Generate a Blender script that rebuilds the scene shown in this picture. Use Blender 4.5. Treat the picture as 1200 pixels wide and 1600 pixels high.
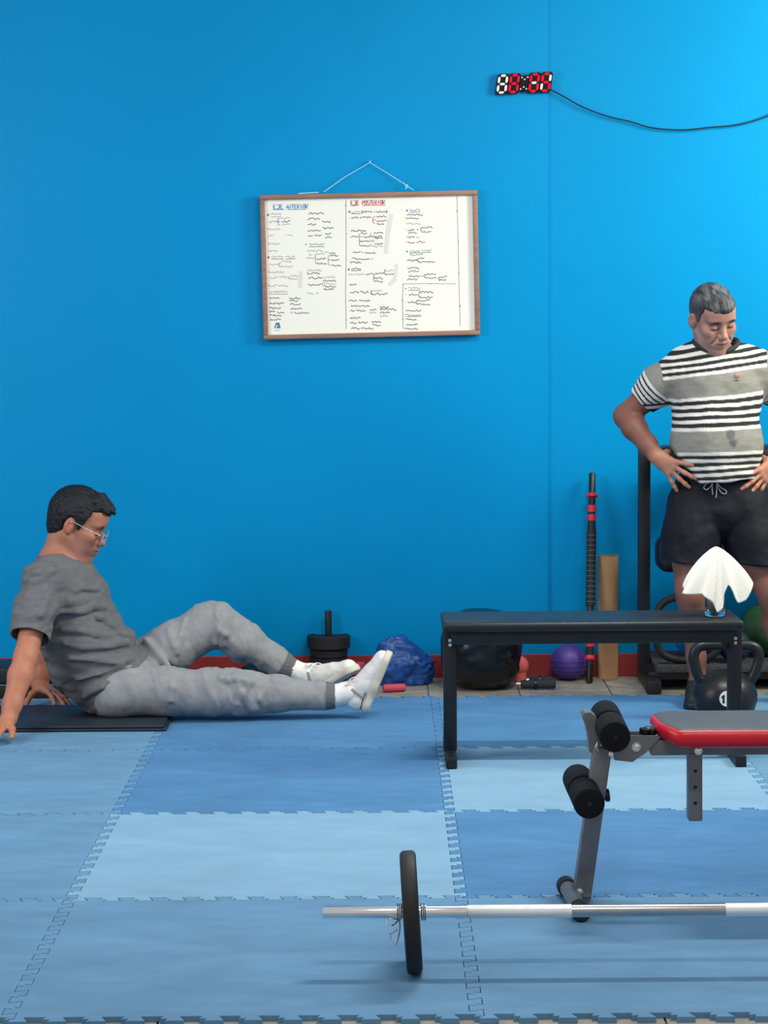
import bpy, bmesh, math, random
import numpy as np
from mathutils import Vector, Matrix

for _o in list(bpy.data.objects):
    bpy.data.objects.remove(_o)
SC = bpy.context.scene
COL = SC.collection
R = math.radians

# ------------------------------------------------------------------ camera
FPX = 3560.0                      # focal length in pixels of the 1200x1600 frame
CAM_H = 1.494
PITCH, ROLL = R(5.05), R(-0.42)
cam_d = bpy.data.cameras.new('camera')
cam = bpy.data.objects.new('camera', cam_d)
COL.objects.link(cam)
cam.location = (0, 0, CAM_H)
CAM_ROT = Matrix.Rotation(R(90) - PITCH, 3, 'X') @ Matrix.Rotation(ROLL, 3, 'Z')
cam.rotation_euler = CAM_ROT.to_euler()
cam_d.sensor_fit = 'VERTICAL'
cam_d.sensor_height = 36.0
cam_d.sensor_width = 27.0
cam_d.lens = FPX / 1600 * 36.0
cam_d.clip_end = 200
SC.camera = cam

# ------------------------------------------------------------------ world, lamps, exposure
W = bpy.data.worlds.new('hall')
SC.world = W
W.use_nodes = True
W.node_tree.nodes['Background'].inputs[0].default_value = (0.95, 0.97, 1.0, 1)
W.node_tree.nodes['Background'].inputs[1].default_value = 0.48
SC.view_settings.view_transform = 'Standard'
SC.view_settings.look = 'None'
SC.view_settings.gamma = 1.0
SC.view_settings.use_curve_mapping = False
SC.view_settings.exposure = 0.0


def area(name, loc, power, sx, sy, target, color=(1, 1, 1)):
    d = bpy.data.lights.new(name, 'AREA')
    d.shape = 'RECTANGLE'
    d.size, d.size_y = sx, sy
    d.energy = power
    d.color = color
    o = bpy.data.objects.new(name, d)
    COL.objects.link(o)
    o.location = loc
    o.rotation_euler = (Vector(target) - Vector(loc)).to_track_quat('-Z', 'Y').to_euler()
    return o


area('tube_lamp_front', (0.2, 3.3, 3.2), 40, 1.2, 0.08, (0.2, 3.6, 0), (1.0, 0.97, 0.92))
area('tube_lamp_middle', (0.9, 6.75, 3.2), 75, 1.2, 0.08, (0.9, 6.4, 0), (1.0, 0.97, 0.92))
area('window_light_right', (3.0, 7.7, 2.5), 105, 0.9, 1.2, (1.2, 9.25, 2.1), (1.0, 1.0, 0.80))
area('window_light_left', (-3.2, 6.0, 2.0), 62, 1.2, 1.4, (-1.0, 9.0, 1.0), (0.92, 0.97, 1.0))


# ------------------------------------------------------------------ pixels to points
def ray(px, py):
    return CAM_ROT @ Vector(((px - 600) / FPX, -(py - 800) / FPX, -1.0))


CAMP = Vector((0, 0, CAM_H))


def Wp(px, py, zc):               # a point at depth zc along the optical axis
    return CAMP + ray(px, py) * zc


def Up(px, py, y):                # on the plane Y = y
    d = ray(px, py)
    return CAMP + d * (y / d.y)


def Gp(px, py, z=0.0):            # on the plane Z = z
    d = ray(px, py)
    return CAMP + d * ((z - CAM_H) / d.z)


# ------------------------------------------------------------------ objects
OFF = {}


def tag(o, label=None, cat=None, group=None, kind=None):
    if label: o['label'] = label
    if cat: o['category'] = cat
    if group: o['group'] = group
    if kind: o['kind'] = kind
    return o


def thing(name, label, cat, loc, group=None):
    o = bpy.data.objects.new(name, None)
    o.empty_display_size = 0.05
    COL.objects.link(o)
    o.location = loc
    OFF[o.name] = Vector(loc)
    return tag(o, label, cat, group)


def link_mesh(name, me, mat, parent=None):
    o = bpy.data.objects.new(name, me)
    COL.objects.link(o)
    if parent is not None:
        off = OFF[parent.name]
        me.transform(Matrix.Translation(-off))
        o.parent = parent
        OFF[o.name] = off
    else:
        cs = [v.co for v in me.vertices]
        off = Vector(((min(c.x for c in cs) + max(c.x for c in cs)) / 2,
                      (min(c.y for c in cs) + max(c.y for c in cs)) / 2, min(c.z for c in cs)))
        me.transform(Matrix.Translation(-off))
        o.location = off
        OFF[o.name] = off
    if mat is not None:
        for m in (mat if isinstance(mat, (list, tuple)) else [mat]):
            me.materials.append(m)
    return o


def obj(name, bm, mat, parent=None, smooth=True, angle=40):
    bmesh.ops.recalc_face_normals(bm, faces=bm.faces[:])
    me = bpy.data.meshes.new(name)
    bm.to_mesh(me)
    bm.free()
    if smooth:
        me.shade_smooth()
        me.set_sharp_from_angle(angle=R(angle))
    return link_mesh(name, me, mat, parent)


def struct(name, bm, mat, parent=None, smooth=False):
    o = obj(name, bm, mat, parent, smooth)
    if parent is None:
        o['kind'] = 'structure'
    return o


def dup_tree(root, name=None):
    r = root.copy()
    COL.objects.link(r)
    OFF[r.name] = OFF[root.name]
    for ch in list(root.children):
        c = ch.copy()
        COL.objects.link(c)
        c.parent = r
        for g in ch.children:
            d = g.copy()
            COL.objects.link(d)
            d.parent = c
    return r


# ------------------------------------------------------------------ mesh helpers (each adds to a bmesh)
def BM():
    return bmesh.new()


def frame_of(d):
    d = Vector(d).normalized()
    u = d.cross(Vector((0, 0, 1)))
    if u.length < 1e-3:
        u = d.cross(Vector((1, 0, 0)))
    u.normalize()
    return d, u, d.cross(u)


def box(bm, c, s, rot=None, bev=0.0, seg=2):
    r = bmesh.ops.create_cube(bm, size=1.0)
    vs = r['verts']
    bmesh.ops.scale(bm, vec=s, verts=vs)
    if bev > 0:
        es = list({e for v in vs for e in v.link_edges})
        b = bmesh.ops.bevel(bm, geom=es, offset=bev, segments=seg, affect='EDGES', profile=0.5)
        vs = list({v for f in b['faces'] for v in f.verts} | {v for v in vs if v.is_valid})
        # collect the whole island
        seen, st = set(vs), list(vs)
        while st:
            v = st.pop()
            for e in v.link_edges:
                o = e.other_vert(v)
                if o not in seen:
                    seen.add(o); st.append(o)
        vs = list(seen)
    M = Matrix.Translation(c)
    if rot is not None:
        M = M @ rot.to_4x4()
    bmesh.ops.transform(bm, matrix=M, verts=vs)
    return vs


def ring(bm, c, u, v, r, n, ph=0.0):
    return [bm.verts.new(c + u * (r * math.cos(ph + 2 * math.pi * i / n)) + v * (r * math.sin(ph + 2 * math.pi * i / n)))
            for i in range(n)]


def skin_rings(bm, rs, cap0=True, cap1=True, closed=False):
    n = len(rs[0])
    prs = list(zip(rs[:-1], rs[1:]))
    if closed: prs.append((rs[-1], rs[0]))
    for a, b in prs:
        for i in range(n):
            bm.faces.new((a[i], a[(i + 1) % n], b[(i + 1) % n], b[i]))
    if not closed:
        if cap0: bm.faces.new(rs[0][::-1])
        if cap1: bm.faces.new(rs[-1])


def lathe(bm, p0, axis, prof, n=28, cap0=True, cap1=True):
    """prof = [(distance along the axis, radius)]"""
    d, u, v = frame_of(axis)
    p0 = Vector(p0)
    skin_rings(bm, [ring(bm, p0 + d * t, u, v, max(r, 1e-4), n) for t, r in prof], cap0, cap1)


def cyl(bm, a, b, r, r2=None, n=24, bev=0.0):
    a, b = Vector(a), Vector(b)
    L = (b - a).length
    r2 = r if r2 is None else r2
    if bev:
        lathe(bm, a, b - a, [(0, r - bev), (bev * .3, r - bev * .3), (bev, r), (L - bev, r2), (L - bev * .3, r2 - bev * .3), (L, r2 - bev)], n)
    else:
        lathe(bm, a, b - a, [(0, r), (L, r2)], n)


def tube(bm, pts, r, n=10, closed=False, radii=None):
    pts = [Vector(p) for p in pts]
    m = len(pts)
    tans = []
    for i in range(m):
        if closed:
            t = pts[(i + 1) % m] - pts[(i - 1) % m]
        else:
            t = pts[min(i + 1, m - 1)] - pts[max(i - 1, 0)]
        tans.append(t.normalized())
    _, u, _ = frame_of(tans[0])
    rs = []
    for i in range(m):
        u = (u - tans[i] * u.dot(tans[i])).normalized()
        rs.append(ring(bm, pts[i], u, tans[i].cross(u), radii[i] if radii else r, n))
    if closed:
        # close with best phase
        best = min(range(n), key=lambda k: sum((rs[-1][i].co - rs[0][(i + k) % n].co).length for i in range(n)))
        for a, b in zip(rs[:-1], rs[1:]):
            for i in range(n):
                bm.faces.new((a[i], a[(i + 1) % n], b[(i + 1) % n], b[i]))
        for i in range(n):
            bm.faces.new((rs[-1][i], rs[-1][(i + 1) % n], rs[0][(i + 1 + best) % n], rs[0][(i + best) % n]))
    else:
        skin_rings(bm, rs)


def smooth_path(pts, k=6):
    pts = [Vector(p) for p in pts]
    out = []
    for i in range(len(pts) - 1):
        p0, p1, p2, p3 = pts[max(i - 1, 0)], pts[i], pts[i + 1], pts[min(i + 2, len(pts) - 1)]
        for j in range(k):
            t = j / k
            out.append(0.5 * ((2 * p1) + (p2 - p0) * t + (2 * p0 - 5 * p1 + 4 * p2 - p3) * t * t + (3 * p1 - p0 - 3 * p2 + p3) * t ** 3))
    out.append(pts[-1])
    return out


def beam(bm, a, b, w, h, up=(0, 0, 1), bev=0.004):
    """square tube from a to b; w across, h along `up`"""
    a, b = Vector(a), Vector(b)
    d = (b - a)
    L = d.length
    d.normalize()
    s = d.cross(Vector(up)).normalized()
    t = s.cross(d).normalized()
    rot = Matrix((s, d, t)).transposed()
    return box(bm, (a + b) / 2, (w, L, h), rot, bev)


def prism(bm, poly, y0, y1):
    """polygon of (x, z) extruded from y0 to y1"""
    a = [bm.verts.new((x, y0, z)) for x, z in poly]
    b = [bm.verts.new((x, y1, z)) for x, z in poly]
    n = len(poly)
    bm.faces.new(a); bm.faces.new(b[::-1])
    for i in range(n):
        bm.faces.new((a[i], b[i], b[(i + 1) % n], a[(i + 1) % n]))
    return a + b


# ------------------------------------------------------------------ materials
def srgb(h):
    if isinstance(h, str):
        h = h.lstrip('#')
        c = [int(h[i:i + 2], 16) / 255 for i in (0, 2, 4)]
    else:
        c = list(h)
    return tuple((x / 12.92 if x <= 0.04045 else ((x + 0.055) / 1.055) ** 2.4) for x in c)


def mat(name, color, rough=0.5, metal=0.0, var=0.0, vscale=8.0, bump=0.0, bscale=60.0, spec=0.5, stretch=(1, 1, 1),
        trans=0.0, ior=1.45, emit=None, estr=0.0, coat=0.0, var2=None, v2scale=2.0, attr=False, sheen=0.0, rvar=0.0):
    m = bpy.data.materials.new(name)
    m.use_nodes = True
    nt = m.node_tree
    N, L = nt.nodes, nt.links
    b = N['Principled BSDF']
    c = srgb(color)
    b.inputs['Base Color'].default_value = (*c, 1)
    b.inputs['Roughness'].default_value = rough
    b.inputs['Metallic'].default_value = metal
    b.inputs['Specular IOR Level'].default_value = spec
    b.inputs['IOR'].default_value = ior
    b.inputs['Transmission Weight'].default_value = trans
    b.inputs['Coat Weight'].default_value = coat
    b.inputs['Sheen Weight'].default_value = sheen
    if emit is not None:
        b.inputs['Emission Color'].default_value = (*srgb(emit), 1)
        b.inputs['Emission Strength'].default_value = estr
    tc = N.new('ShaderNodeTexCoord')
    mp = N.new('ShaderNodeMapping')
    mp.inputs['Scale'].default_value = stretch
    L.new(tc.outputs['Object'], mp.inputs['Vector'])
    cur = None
    if attr:
        a = N.new('ShaderNodeVertexColor')
        a.layer_name = 'Col'
        cur = a.outputs['Color']

    def modulate(cur, amt, scale, detail):
        n = N.new('ShaderNodeTexNoise')
        n.inputs['Scale'].default_value = scale
        n.inputs['Detail'].default_value = detail
        L.new(mp.outputs[0], n.inputs['Vector'])
        r = N.new('ShaderNodeMapRange')
        r.inputs['From Min'].default_value = 0.3
        r.inputs['From Max'].default_value = 0.7
        r.inputs['To Min'].default_value = 1 - amt
        r.inputs['To Max'].default_value = 1 + amt
        L.new(n.outputs['Fac'], r.inputs['Value'])
        mx = N.new('ShaderNodeMix')
        mx.data_type = 'RGBA'
        mx.blend_type = 'MULTIPLY'
        mx.inputs[0].default_value = 1
        if cur is None:
            mx.inputs[6].default_value = (*c, 1)
        else:
            L.new(cur, mx.inputs[6])
        L.new(r.outputs[0], mx.inputs[7])
        if rvar:
            rr = N.new('ShaderNodeMapRange')
            rr.inputs['To Min'].default_value = rough - rvar
            rr.inputs['To Max'].default_value = rough + rvar
            L.new(n.outputs['Fac'], rr.inputs['Value'])
            L.new(rr.outputs[0], b.inputs['Roughness'])
        return mx.outputs[2]
    if var: cur = modulate(cur, var, vscale, 6)
    if var2: cur = modulate(cur, var2, v2scale, 3)
    if cur is not None:
        L.new(cur, b.inputs['Base Color'])
    if bump:
        n = N.new('ShaderNodeTexNoise')
        n.inputs['Scale'].default_value = bscale
        n.inputs['Detail'].default_value = 4
        L.new(mp.outputs[0], n.inputs['Vector'])
        bp = N.new('ShaderNodeBump')
        bp.inputs['Strength'].default_value = bump
        bp.inputs['Distance'].default_value = 0.004
        L.new(n.outputs['Fac'], bp.inputs['Height'])
        L.new(bp.outputs[0], b.inputs['Normal'])
    return m


M = {
    'wall': mat('wall_paint', '#0087c3', 0.42, var=0.04, vscale=1.3, bump=0.2, bscale=14, spec=0.12),
    'base': mat('red_skirting', '#8a2a2c', 0.5, var=0.15, vscale=9),
    'tile': mat('floor_tile', '#8f8a80', 0.55, var=0.22, vscale=14, bump=0.15, bscale=90, var2=0.12, v2scale=3),
    'grout': mat('grout', '#7a756c', 0.9, var=0.15),
    'mat_mid': mat('foam_mid_blue', '#6590b2', 0.85, var=0.07, vscale=7, bump=0.5, bscale=420, spec=0.25, stretch=(1, 2.2, 1), var2=0.10, v2scale=2.2),
    'mat_deep': mat('foam_deep_blue', '#4f81ae', 0.85, var=0.08, vscale=7, bump=0.5, bscale=420, spec=0.25, stretch=(1, 2.2, 1), var2=0.10, v2scale=2.2),
    'mat_light': mat('foam_light_blue', '#80a9c5', 0.85, var=0.06, vscale=6, bump=0.5, bscale=420, spec=0.25, stretch=(1, 2.2, 1), var2=0.06, v2scale=2.2),
    'black_steel': mat('black_steel', '#14171c', 0.45, var=0.2, vscale=20, bump=0.06, bscale=200),
    'black_vinyl': mat('black_vinyl', '#1a1d22', 0.38, var=0.12, vscale=9, bump=0.12, bscale=140),
    'black_rubber': mat('black_rubber', '#17181b', 0.6, var=0.2, vscale=25, bump=0.15, bscale=180),
    'black_foam': mat('black_foam', '#14161b', 0.9, var=0.12, vscale=40, bump=0.5, bscale=300, spec=0.2),
    'black_plastic': mat('black_plastic', '#121316', 0.35, var=0.1),
    'grey_steel': mat('grey_paint_steel', '#747376', 0.42, metal=0.25, var=0.16, vscale=16, bump=0.05, bscale=160),
    'chrome': mat('chrome', '#f4f4f4', 0.14, metal=1.0, var=0.04, vscale=30),
    'chrome_dull': mat('smooth_bar_steel', '#b4b6b8', 0.26, metal=1.0, var=0.06, vscale=30),
    'knurl': mat('knurled_chrome', '#f6f6f4', 0.38, metal=0.7, bump=0.5, bscale=900),
    'red_vinyl': mat('red_vinyl', '#d5182c', 0.38, var=0.08, vscale=12, bump=0.2, bscale=40),
    'grey_vinyl': mat('charcoal_vinyl', '#4a4c4f', 0.5, var=0.08, vscale=15, bump=0.2, bscale=220),
    'wood': mat('frame_wood', '#8c6a5c', 0.5, var=0.22, vscale=7, stretch=(1, 1, 6), bump=0.1),
    'board': mat('whiteboard_enamel', '#e9e8e2', 0.25, var=0.015, vscale=3, spec=0.5),
    'string': mat('white_string', '#a8d6ee', 0.8),
    'ink_black': mat('ink_black', '#3a3b40', 0.7), 'ink_grey': mat('ink_grey', '#8e9092', 0.7),
    'ink_blue': mat('ink_blue', '#1474ae', 0.7), 'ink_red': mat('ink_red', '#b8303f', 0.7),
    'ink_green': mat('ink_green', '#4f7a6c', 0.7), 'ink_brown': mat('ink_brown', '#a0624c', 0.7),
    'ink_smudge': mat('ink_smudge', '#d3d4d2', 0.7),
    'led_black': mat('clock_housing', '#070912', 0.5, spec=0.2),
    'led_off': mat('unlit_segment', '#e9eef2', 0.4),
    'led_on': mat('lit_segment', '#7a0018', 0.5, emit='#ff0626', estr=1.5, spec=0.1),
    'cable': mat('black_cable', '#10243c', 0.5),
    'kraft': mat('kraft_cardboard', '#a8825a', 0.75, var=0.10, vscale=10, bump=0.1, bscale=80),
    'red_plastic': mat('red_plastic', '#c9263a', 0.45, var=0.08),
    'grey_line': mat('grip_line', '#6d6a70', 0.7),
    'purple': mat('purple_rubber', '#4d3a8c', 0.45, var=0.1, vscale=20),
    'blue_bag': mat('blue_nylon', '#1b4a90', 0.42, var=0.2, vscale=5, bump=0.35, bscale=9, spec=0.5),
    'pink': mat('pink_foam', '#c2455f', 0.7, var=0.1),
    'coral': mat('coral_rubber', '#e0645c', 0.6, var=0.08),
    'black_bag': mat('black_glossy_bag', '#0c0e13', 0.28, var=0.2, vscale=10, bump=1.0, bscale=10, spec=0.5),
    'charcoal_foam': mat('charcoal_foam', '#2a3038', 0.8, var=0.1, bump=0.3, bscale=200),
    'navy': mat('navy_rubber', '#16223c', 0.55, var=0.15, vscale=12),
    'blue_ball': mat('blue_ball', '#1668b4', 0.4, var=0.08),
    'green_ball': mat('green_ball', '#27502f', 0.6, var=0.45, vscale=9),
    'kettle': mat('cast_iron', '#17191b', 0.36, var=0.2, vscale=18, bump=0.18, bscale=70, spec=0.5),
    'white_paint': mat('white_paint', '#e8e8e4', 0.5),
    'speckle': mat('speckled_rubber', '#3b3c40', 0.8, var=0.5, vscale=90),
    'towel': mat('white_terry', '#f2f0e6', 0.95, bump=0.4, bscale=260, spec=0.1, sheen=0.3),
    'glass': mat('clear_glass', '#f4f8f8', 0.03, trans=1.0, ior=1.46),
    'water': mat('metal_glint', '#b9bcc0', 0.2, metal=1.0),
    'exmat': mat('dark_mat_vinyl', '#1b2532', 0.55, var=0.15, vscale=8, bump=0.1, bscale=70),
}
# ================================================================== the setting
FLOOR_Z = -0.012
MAT_BACK = Gp(600, 1089).y
WALL_Y = Gp(985, 1056, FLOOR_Z).y
ROW_Y = [Gp(600, y).y for y in (1589, 1402, 1268, 1169)] + [MAT_BACK]
COL_X = [-1.81, -0.81, 0.19, 1.19, 2.19]

bm = BM()                          # the wall bends away very slightly at a vertical joint right of the whiteboard
JX = Up(856, 350, WALL_Y).x
box(bm, ((JX - 5) / 2, WALL_Y + 0.06, 1.98), (JX + 5, 0.12, 4.0))
struct('wall_back', bm, M['wall'])
bm = BM()
box(bm, ((JX + 5) / 2, WALL_Y + 0.056, 1.98), (5 - JX, 0.12, 4.0), Matrix.Rotation(R(-0.5), 3, 'Z'))
struct('wall_back_right', bm, M['wall'])

bm = BM()
box(bm, (0, 5, FLOOR_Z - 0.033), (10, 12, 0.05))
floor = struct('floor', bm, M['grout'])
TP = 0.36                          # tiles: a strip before the mats and one behind them
tile_me = {}


def tile(x, y, k):
    if k not in tile_me:
        b = BM()
        box(b, (0, 0, 0), (TP - 0.004, TP - 0.004, 0.010), bev=0.0015, seg=1)
        me = bpy.data.meshes.new('floor_tile')
        b.to_mesh(me); b.free()
        me.materials.append(M['tile'])
        tile_me[k] = me
    o = bpy.data.objects.new('floor_tile', tile_me[k])
    COL.objects.link(o)
    o.parent = floor
    o.location = Vector((x, y, FLOOR_Z - 0.005)) - OFF[floor.name]


y_front = ROW_Y[0]
for r_, (y0, n, x0, x1) in enumerate(((y_front + 0.10 - TP, 1, -1.2, 1.3), (y_front + 0.10 - 2 * TP, 1, -1.2, 1.3),
                                      (WALL_Y - TP, 1, -2.2, 2.6), (WALL_Y - 2 * TP, 1, -2.2, 2.6))):
    x = (0.23 if r_ < 2 else 0.53) - 8 * TP
    while x < x1:
        if x > x0:
            tile(x + TP / 2, y0 + TP / 2, 0)
        x += TP

bm = BM()
box(bm, (0, WALL_Y - 0.006, FLOOR_Z + 0.0475), (9.6, 0.012, 0.095), bev=0.003)
struct('baseboard_back', bm, M['base'])

# ================================================================== interlocking foam mats
TD, NT = 0.028, 12                 # tooth depth, teeth per side


def side_pts(p0, p1, out, phase):
    """dovetail outline from p0 to p1; `out` = outward normal"""
    p0, p1, out = Vector(p0), Vector(p1), Vector(out)
    d = (p1 - p0).normalized()
    L = (p1 - p0).length
    pts = [p0]
    P = L / NT
    g = 0.0018
    for i in range(NT):
        # outward tooth centred in the period (or shifted half a period for the partner side)
        c = (i + (0.30 if phase == 0 else 0.70)) * P
        cn = (i + (0.70 if phase == 0 else 0.30)) * P
        hw_t, hw_n = P * 0.27, P * 0.20           # tip, neck half widths
        tooth = [(c - hw_n + g, 0), (c - hw_t + g, TD / 2), (c + hw_t - g, TD / 2), (c + hw_n - g, 0)]
        notch = [(cn - hw_n - g, 0), (cn - hw_t - g, -TD / 2 - 0.002), (cn + hw_t + g, -TD / 2 - 0.002), (cn + hw_n + g, 0)]
        seq = tooth + notch if phase == 0 else notch + tooth
        pts += [p0 + d * t + out * o for t, o in seq]
    return pts


def foam_mat(i, j, material, label):
    x0, x1, y0, y1 = COL_X[i], COL_X[i + 1], ROW_Y[j], ROW_Y[j + 1]
    poly = (side_pts((x0, y0, 0), (x1, y0, 0), (0, -1, 0), 0) + side_pts((x1, y0, 0), (x1, y1, 0), (1, 0, 0), 0)
            + side_pts((x1, y1, 0), (x0, y1, 0), (0, 1, 0), 0) + side_pts((x0, y1, 0), (x0, y0, 0), (-1, 0, 0), 0))
    b = BM()
    rnd = random.Random(i * 7 + j)
    top = [b.verts.new((p.x, p.y, 0)) for p in poly]
    bot = [b.verts.new((p.x, p.y, FLOOR_Z + 0.0003)) for p in poly]
    b.faces.new(top)
    b.faces.new(bot[::-1])
    n = len(poly)
    for k in range(n):
        b.faces.new((top[k], bot[k], bot[(k + 1) % n], top[(k + 1) % n]))
    o = obj('foam_mat', b, material, None, smooth=False)
    return tag(o, label, 'mat', 'interlocking foam floor mats')


foam_mat(0, 0, M['mat_mid'], 'blue foam mat in the front row at far left corner')
foam_mat(1, 0, M['mat_mid'], 'blue foam mat in the front row under the barbell weight plate')
foam_mat(2, 0, M['mat_mid'], 'blue foam mat in the front row under the right barbell shaft')
foam_mat(0, 1, M['mat_mid'], 'blue foam mat at left edge beside the pale mat')
foam_mat(1, 1, M['mat_light'], 'pale blue foam mat left of the barbell, second row from front')
foam_mat(2, 1, M['mat_deep'], 'deep blue foam mat beneath the foam roller leg of the weight bench')
foam_mat(0, 2, M['mat_mid'], 'blue foam mat at left edge under the near hand of the seated man')
foam_mat(1, 2, M['mat_deep'], 'deep blue foam mat in front of the seated man\'s legs')
foam_mat(2, 2, M['mat_light'], 'pale blue foam mat under the front feet of the flat black bench')
foam_mat(3, 2, M['mat_mid'], 'blue foam mat sliver at right edge behind the weight bench seat')
foam_mat(0, 3, M['mat_mid'], 'blue foam mat at far left back beneath the dark exercise mat')
foam_mat(1, 3, M['mat_deep'], 'deep blue foam mat in back row under the seated man\'s feet')
foam_mat(2, 3, M['mat_deep'], 'deep blue foam mat in back row behind the flat black bench')
foam_mat(3, 3, M['mat_mid'], 'blue foam mat in back row at the right edge')

# ================================================================== whiteboard
BY = WALL_Y - 0.022                # board surface plane
cs = [Up(x, y, BY) for x, y in ((406, 305), (746, 297), (750, 523), (412, 531))]
bc = sum(cs, Vector()) / 4
ex = ((cs[1] - cs[0]) + (cs[2] - cs[3])); ex.y = 0; ex.normalize()
ez = ((cs[0] - cs[3]) + (cs[1] - cs[2])); ez.y = 0
ez = (ez - ex * ez.dot(ex)).normalized()
bw = ((cs[1] - cs[0]).length + (cs[2] - cs[3]).length) / 2
bh = ((cs[0] - cs[3]).length + (cs[1] - cs[2]).length) / 2
brot = Matrix((ex, Vector((0, 1, 0)), ez)).transposed()
wb = thing('whiteboard', 'white marker board in a wooden frame hanging by string on blue wall', 'whiteboard', (bc.x, WALL_Y, bc.z - bh / 2))
bm = BM()
box(bm, (bc.x, BY + 0.006, bc.z), (bw - 0.02, 0.012, bh - 0.02), brot)
obj('board_surface', bm, M['board'], wb, smooth=False)
FW = 0.0195
for (dx, dz, sx, sz) in ((0, 1, bw, FW), (0, -1, bw, FW), (-1, 0, FW, bh), (1, 0, FW, bh)):
    bm = BM()
    c = bc + ex * dx * (bw / 2 - FW / 2) + ez * dz * (bh / 2 - FW / 2)
    trim = 2 * FW if dx else 0
    box(bm, (c.x, BY - 0.001, c.z), (sx, 0.030, sz - trim), brot, bev=0.004)
    obj('frame_rail', bm, M['wood'], wb)
bm = BM()
tube(bm, [Up(506, 300, BY), Up(540, 276, BY + .01), Up(578, 254, WALL_Y - .012), Up(606, 271, BY + .01), Up(634, 289, BY), Up(646, 297, BY)], 0.0016, 6)
tube(bm, [Up(630, 285, BY), Up(637, 294, BY)], 0.0016, 6)
tube(bm, [Up(637, 288, BY), Up(633, 296, BY)], 0.0016, 6)
tube(bm, [Up(466, 302.5, BY), Up(498, 300.5, BY)], 0.002, 6)
obj('hanging_string', bm, M['string'], wb)
bm = BM()
cyl(bm, Up(578, 252, WALL_Y), Up(578, 253, WALL_Y - .02), 0.003, n=8)
obj('nail', bm, M['string'], wb)

PXM = (Up(601, 413, BY) - Up(600, 413, BY)).length      # metres per pixel on the board
rnd = random.Random(5)


def ribbon(bm, pts, w):
    """flat ink stroke through pixel points on the board"""
    ps = [Up(x, y, BY - 0.0006) for x, y in pts]
    w = w * PXM / 2
    prev = None
    for i, p in enumerate(ps):
        t = ps[min(i + 1, len(ps) - 1)] - ps[max(i - 1, 0)]
        if t.length < 1e-6: continue
        t.normalize()
        nrm = Vector((-t.z, 0, t.x)) * w
        a, b = bm.verts.new(p + nrm), bm.verts.new(p - nrm)
        if prev: bm.faces.new((prev[0], prev[1], b, a))
        prev = (a, b)


def scrawl(bm, x0, x1, y, w=0.9, h=1.7):
    x = x0
    pts = []
    while x < x1:
        pts.append((x, y + rnd.uniform(-h, h)))
        x += rnd.uniform(0.9, 1.9)
    pts.append((x1, y))
    if len(pts) < 3: pts = [(x0, y), ((x0 + x1) / 2, y - .6), (x1, y)]
    ribbon(bm, pts, w)


INK = {k: BM() for k in ('black', 'grey', 'blue', 'red', 'green', 'brown', 'smudge')}
WORDS = {
 'black': [(440,453,346),(482,506,333.5),(481,500,342),(503,516,347),(481,494,351),(504,521,356),(481,501,360.5),(508,517,365),
   (481,489,368),(492,502,368.5),(508,518,371.5),(514,524,395),(516,528,399),(496,509,404.5),(518,530,406),(496,510,412),(518,533,415),
   (480,500,427),(505,525,439),(505,525,447.5),(506,522,452),(421,437,466),(421,443,474),(421,439,481.5),(421,430,487),(433,444,488),
   (421,440,493),(422,439,499.5),(452,470,466),(452,466,470),(453,470,475),(454,472,482),(461,483,489),(482,504,434.5),(481,504,445),
   (566,581,331),(587,604,331),(549,560,340),(562,565,340),(567,580,339.5),(588,604,339),(588,604,345),(589,600,350),(549,572,360.5),
   (549,560,370),(564,573,364.5),(569,580,370),(581,597,369.5),(584,598,363.5),(563,577,377),(585,598,373),(563,578,383.5),(585,598,380.5),
   (551,563,394),(571,587,395),(550,578,404.5),(547,564,410),(549,564,420),(571,583,428.5),(587,600,427.5),(602,615,428.5),
   (587,598,435),(586,598,440),(546,557,445),(547,560,457),(562,576,456.5),(581,605,459.5),(545,558,470),(561,578,470),(549,578,478),
   (547,555,485),(557,571,485),(578,588,484),(594,619,483.5),(594,608,480),(594,609,488.5),(547,563,497),(547,557,504),(560,574,504),
   (581,595,503),(582,595,508),(549,562,513),(564,584,513),(636,661,335.5),(634,654,341),(637,648,359),(651,654,359),(659,676,355.5),
   (659,674,362),(638,651,363.5),(636,648,370.5),(637,648,378.5),(651,664,378),(636,651,406.5),(652,680,409),(655,663,403.5),(637,655,419),(638,655,423.5),
   (639,657,431.5),(659,662,431),(665,681,428),(665,682,434.5),(686,698,432.5),(686,697,437.5),(636,652,436.5),(639,652,460),
   (655,676,464.5),(637,649,472),(651,671,469.5),(651,672,475.5),(634,658,485.5),(634,651,499.5),(634,653,507),(632,653,513.5),(655,677,456.5)],
 'grey': [(424,439,334.5),(420,433,346.5),(439,453,341),(441,454,351),(418,438,358),(421,427,368),(449,457,367),(419,437,381),(420,434,392.5),
   (422,435,413),(440,455,409),(440,457,416),(420,444,425),(422,433,434),(436,449,433),(455,466,431),(455,465,436),(420,433,446),(435,450,446),
   (480,504,392),(507,512,394),(495,507,397),(478,492,403),(480,503,422.5),(505,524,432.5),(505,523,443),(480,490,458.5),(494,498,458),
   (549,563,331),(579,585,376),(565,568,394),(580,583,403.5),(544,568,429),(601,615,423),(581,597,454.5),(578,588,488.5),(594,607,494),
   (636,658,349.5),(650,656,370),(638,657,450),(453,459,488),(424,443,401),(446,461,401),(421,449,456),(585,598,385)],
 'blue': [(640, 657, 328)], 'green': [(640,656,393),(659,674,391.5),(640,661,398),(632,658,492),(483,507,381.5)],
}
for k, lst in WORDS.items():
    for x0, x1, y in lst:
        scrawl(INK[k], x0, x1, y, 1.0 if k == 'black' else 0.8)
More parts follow.
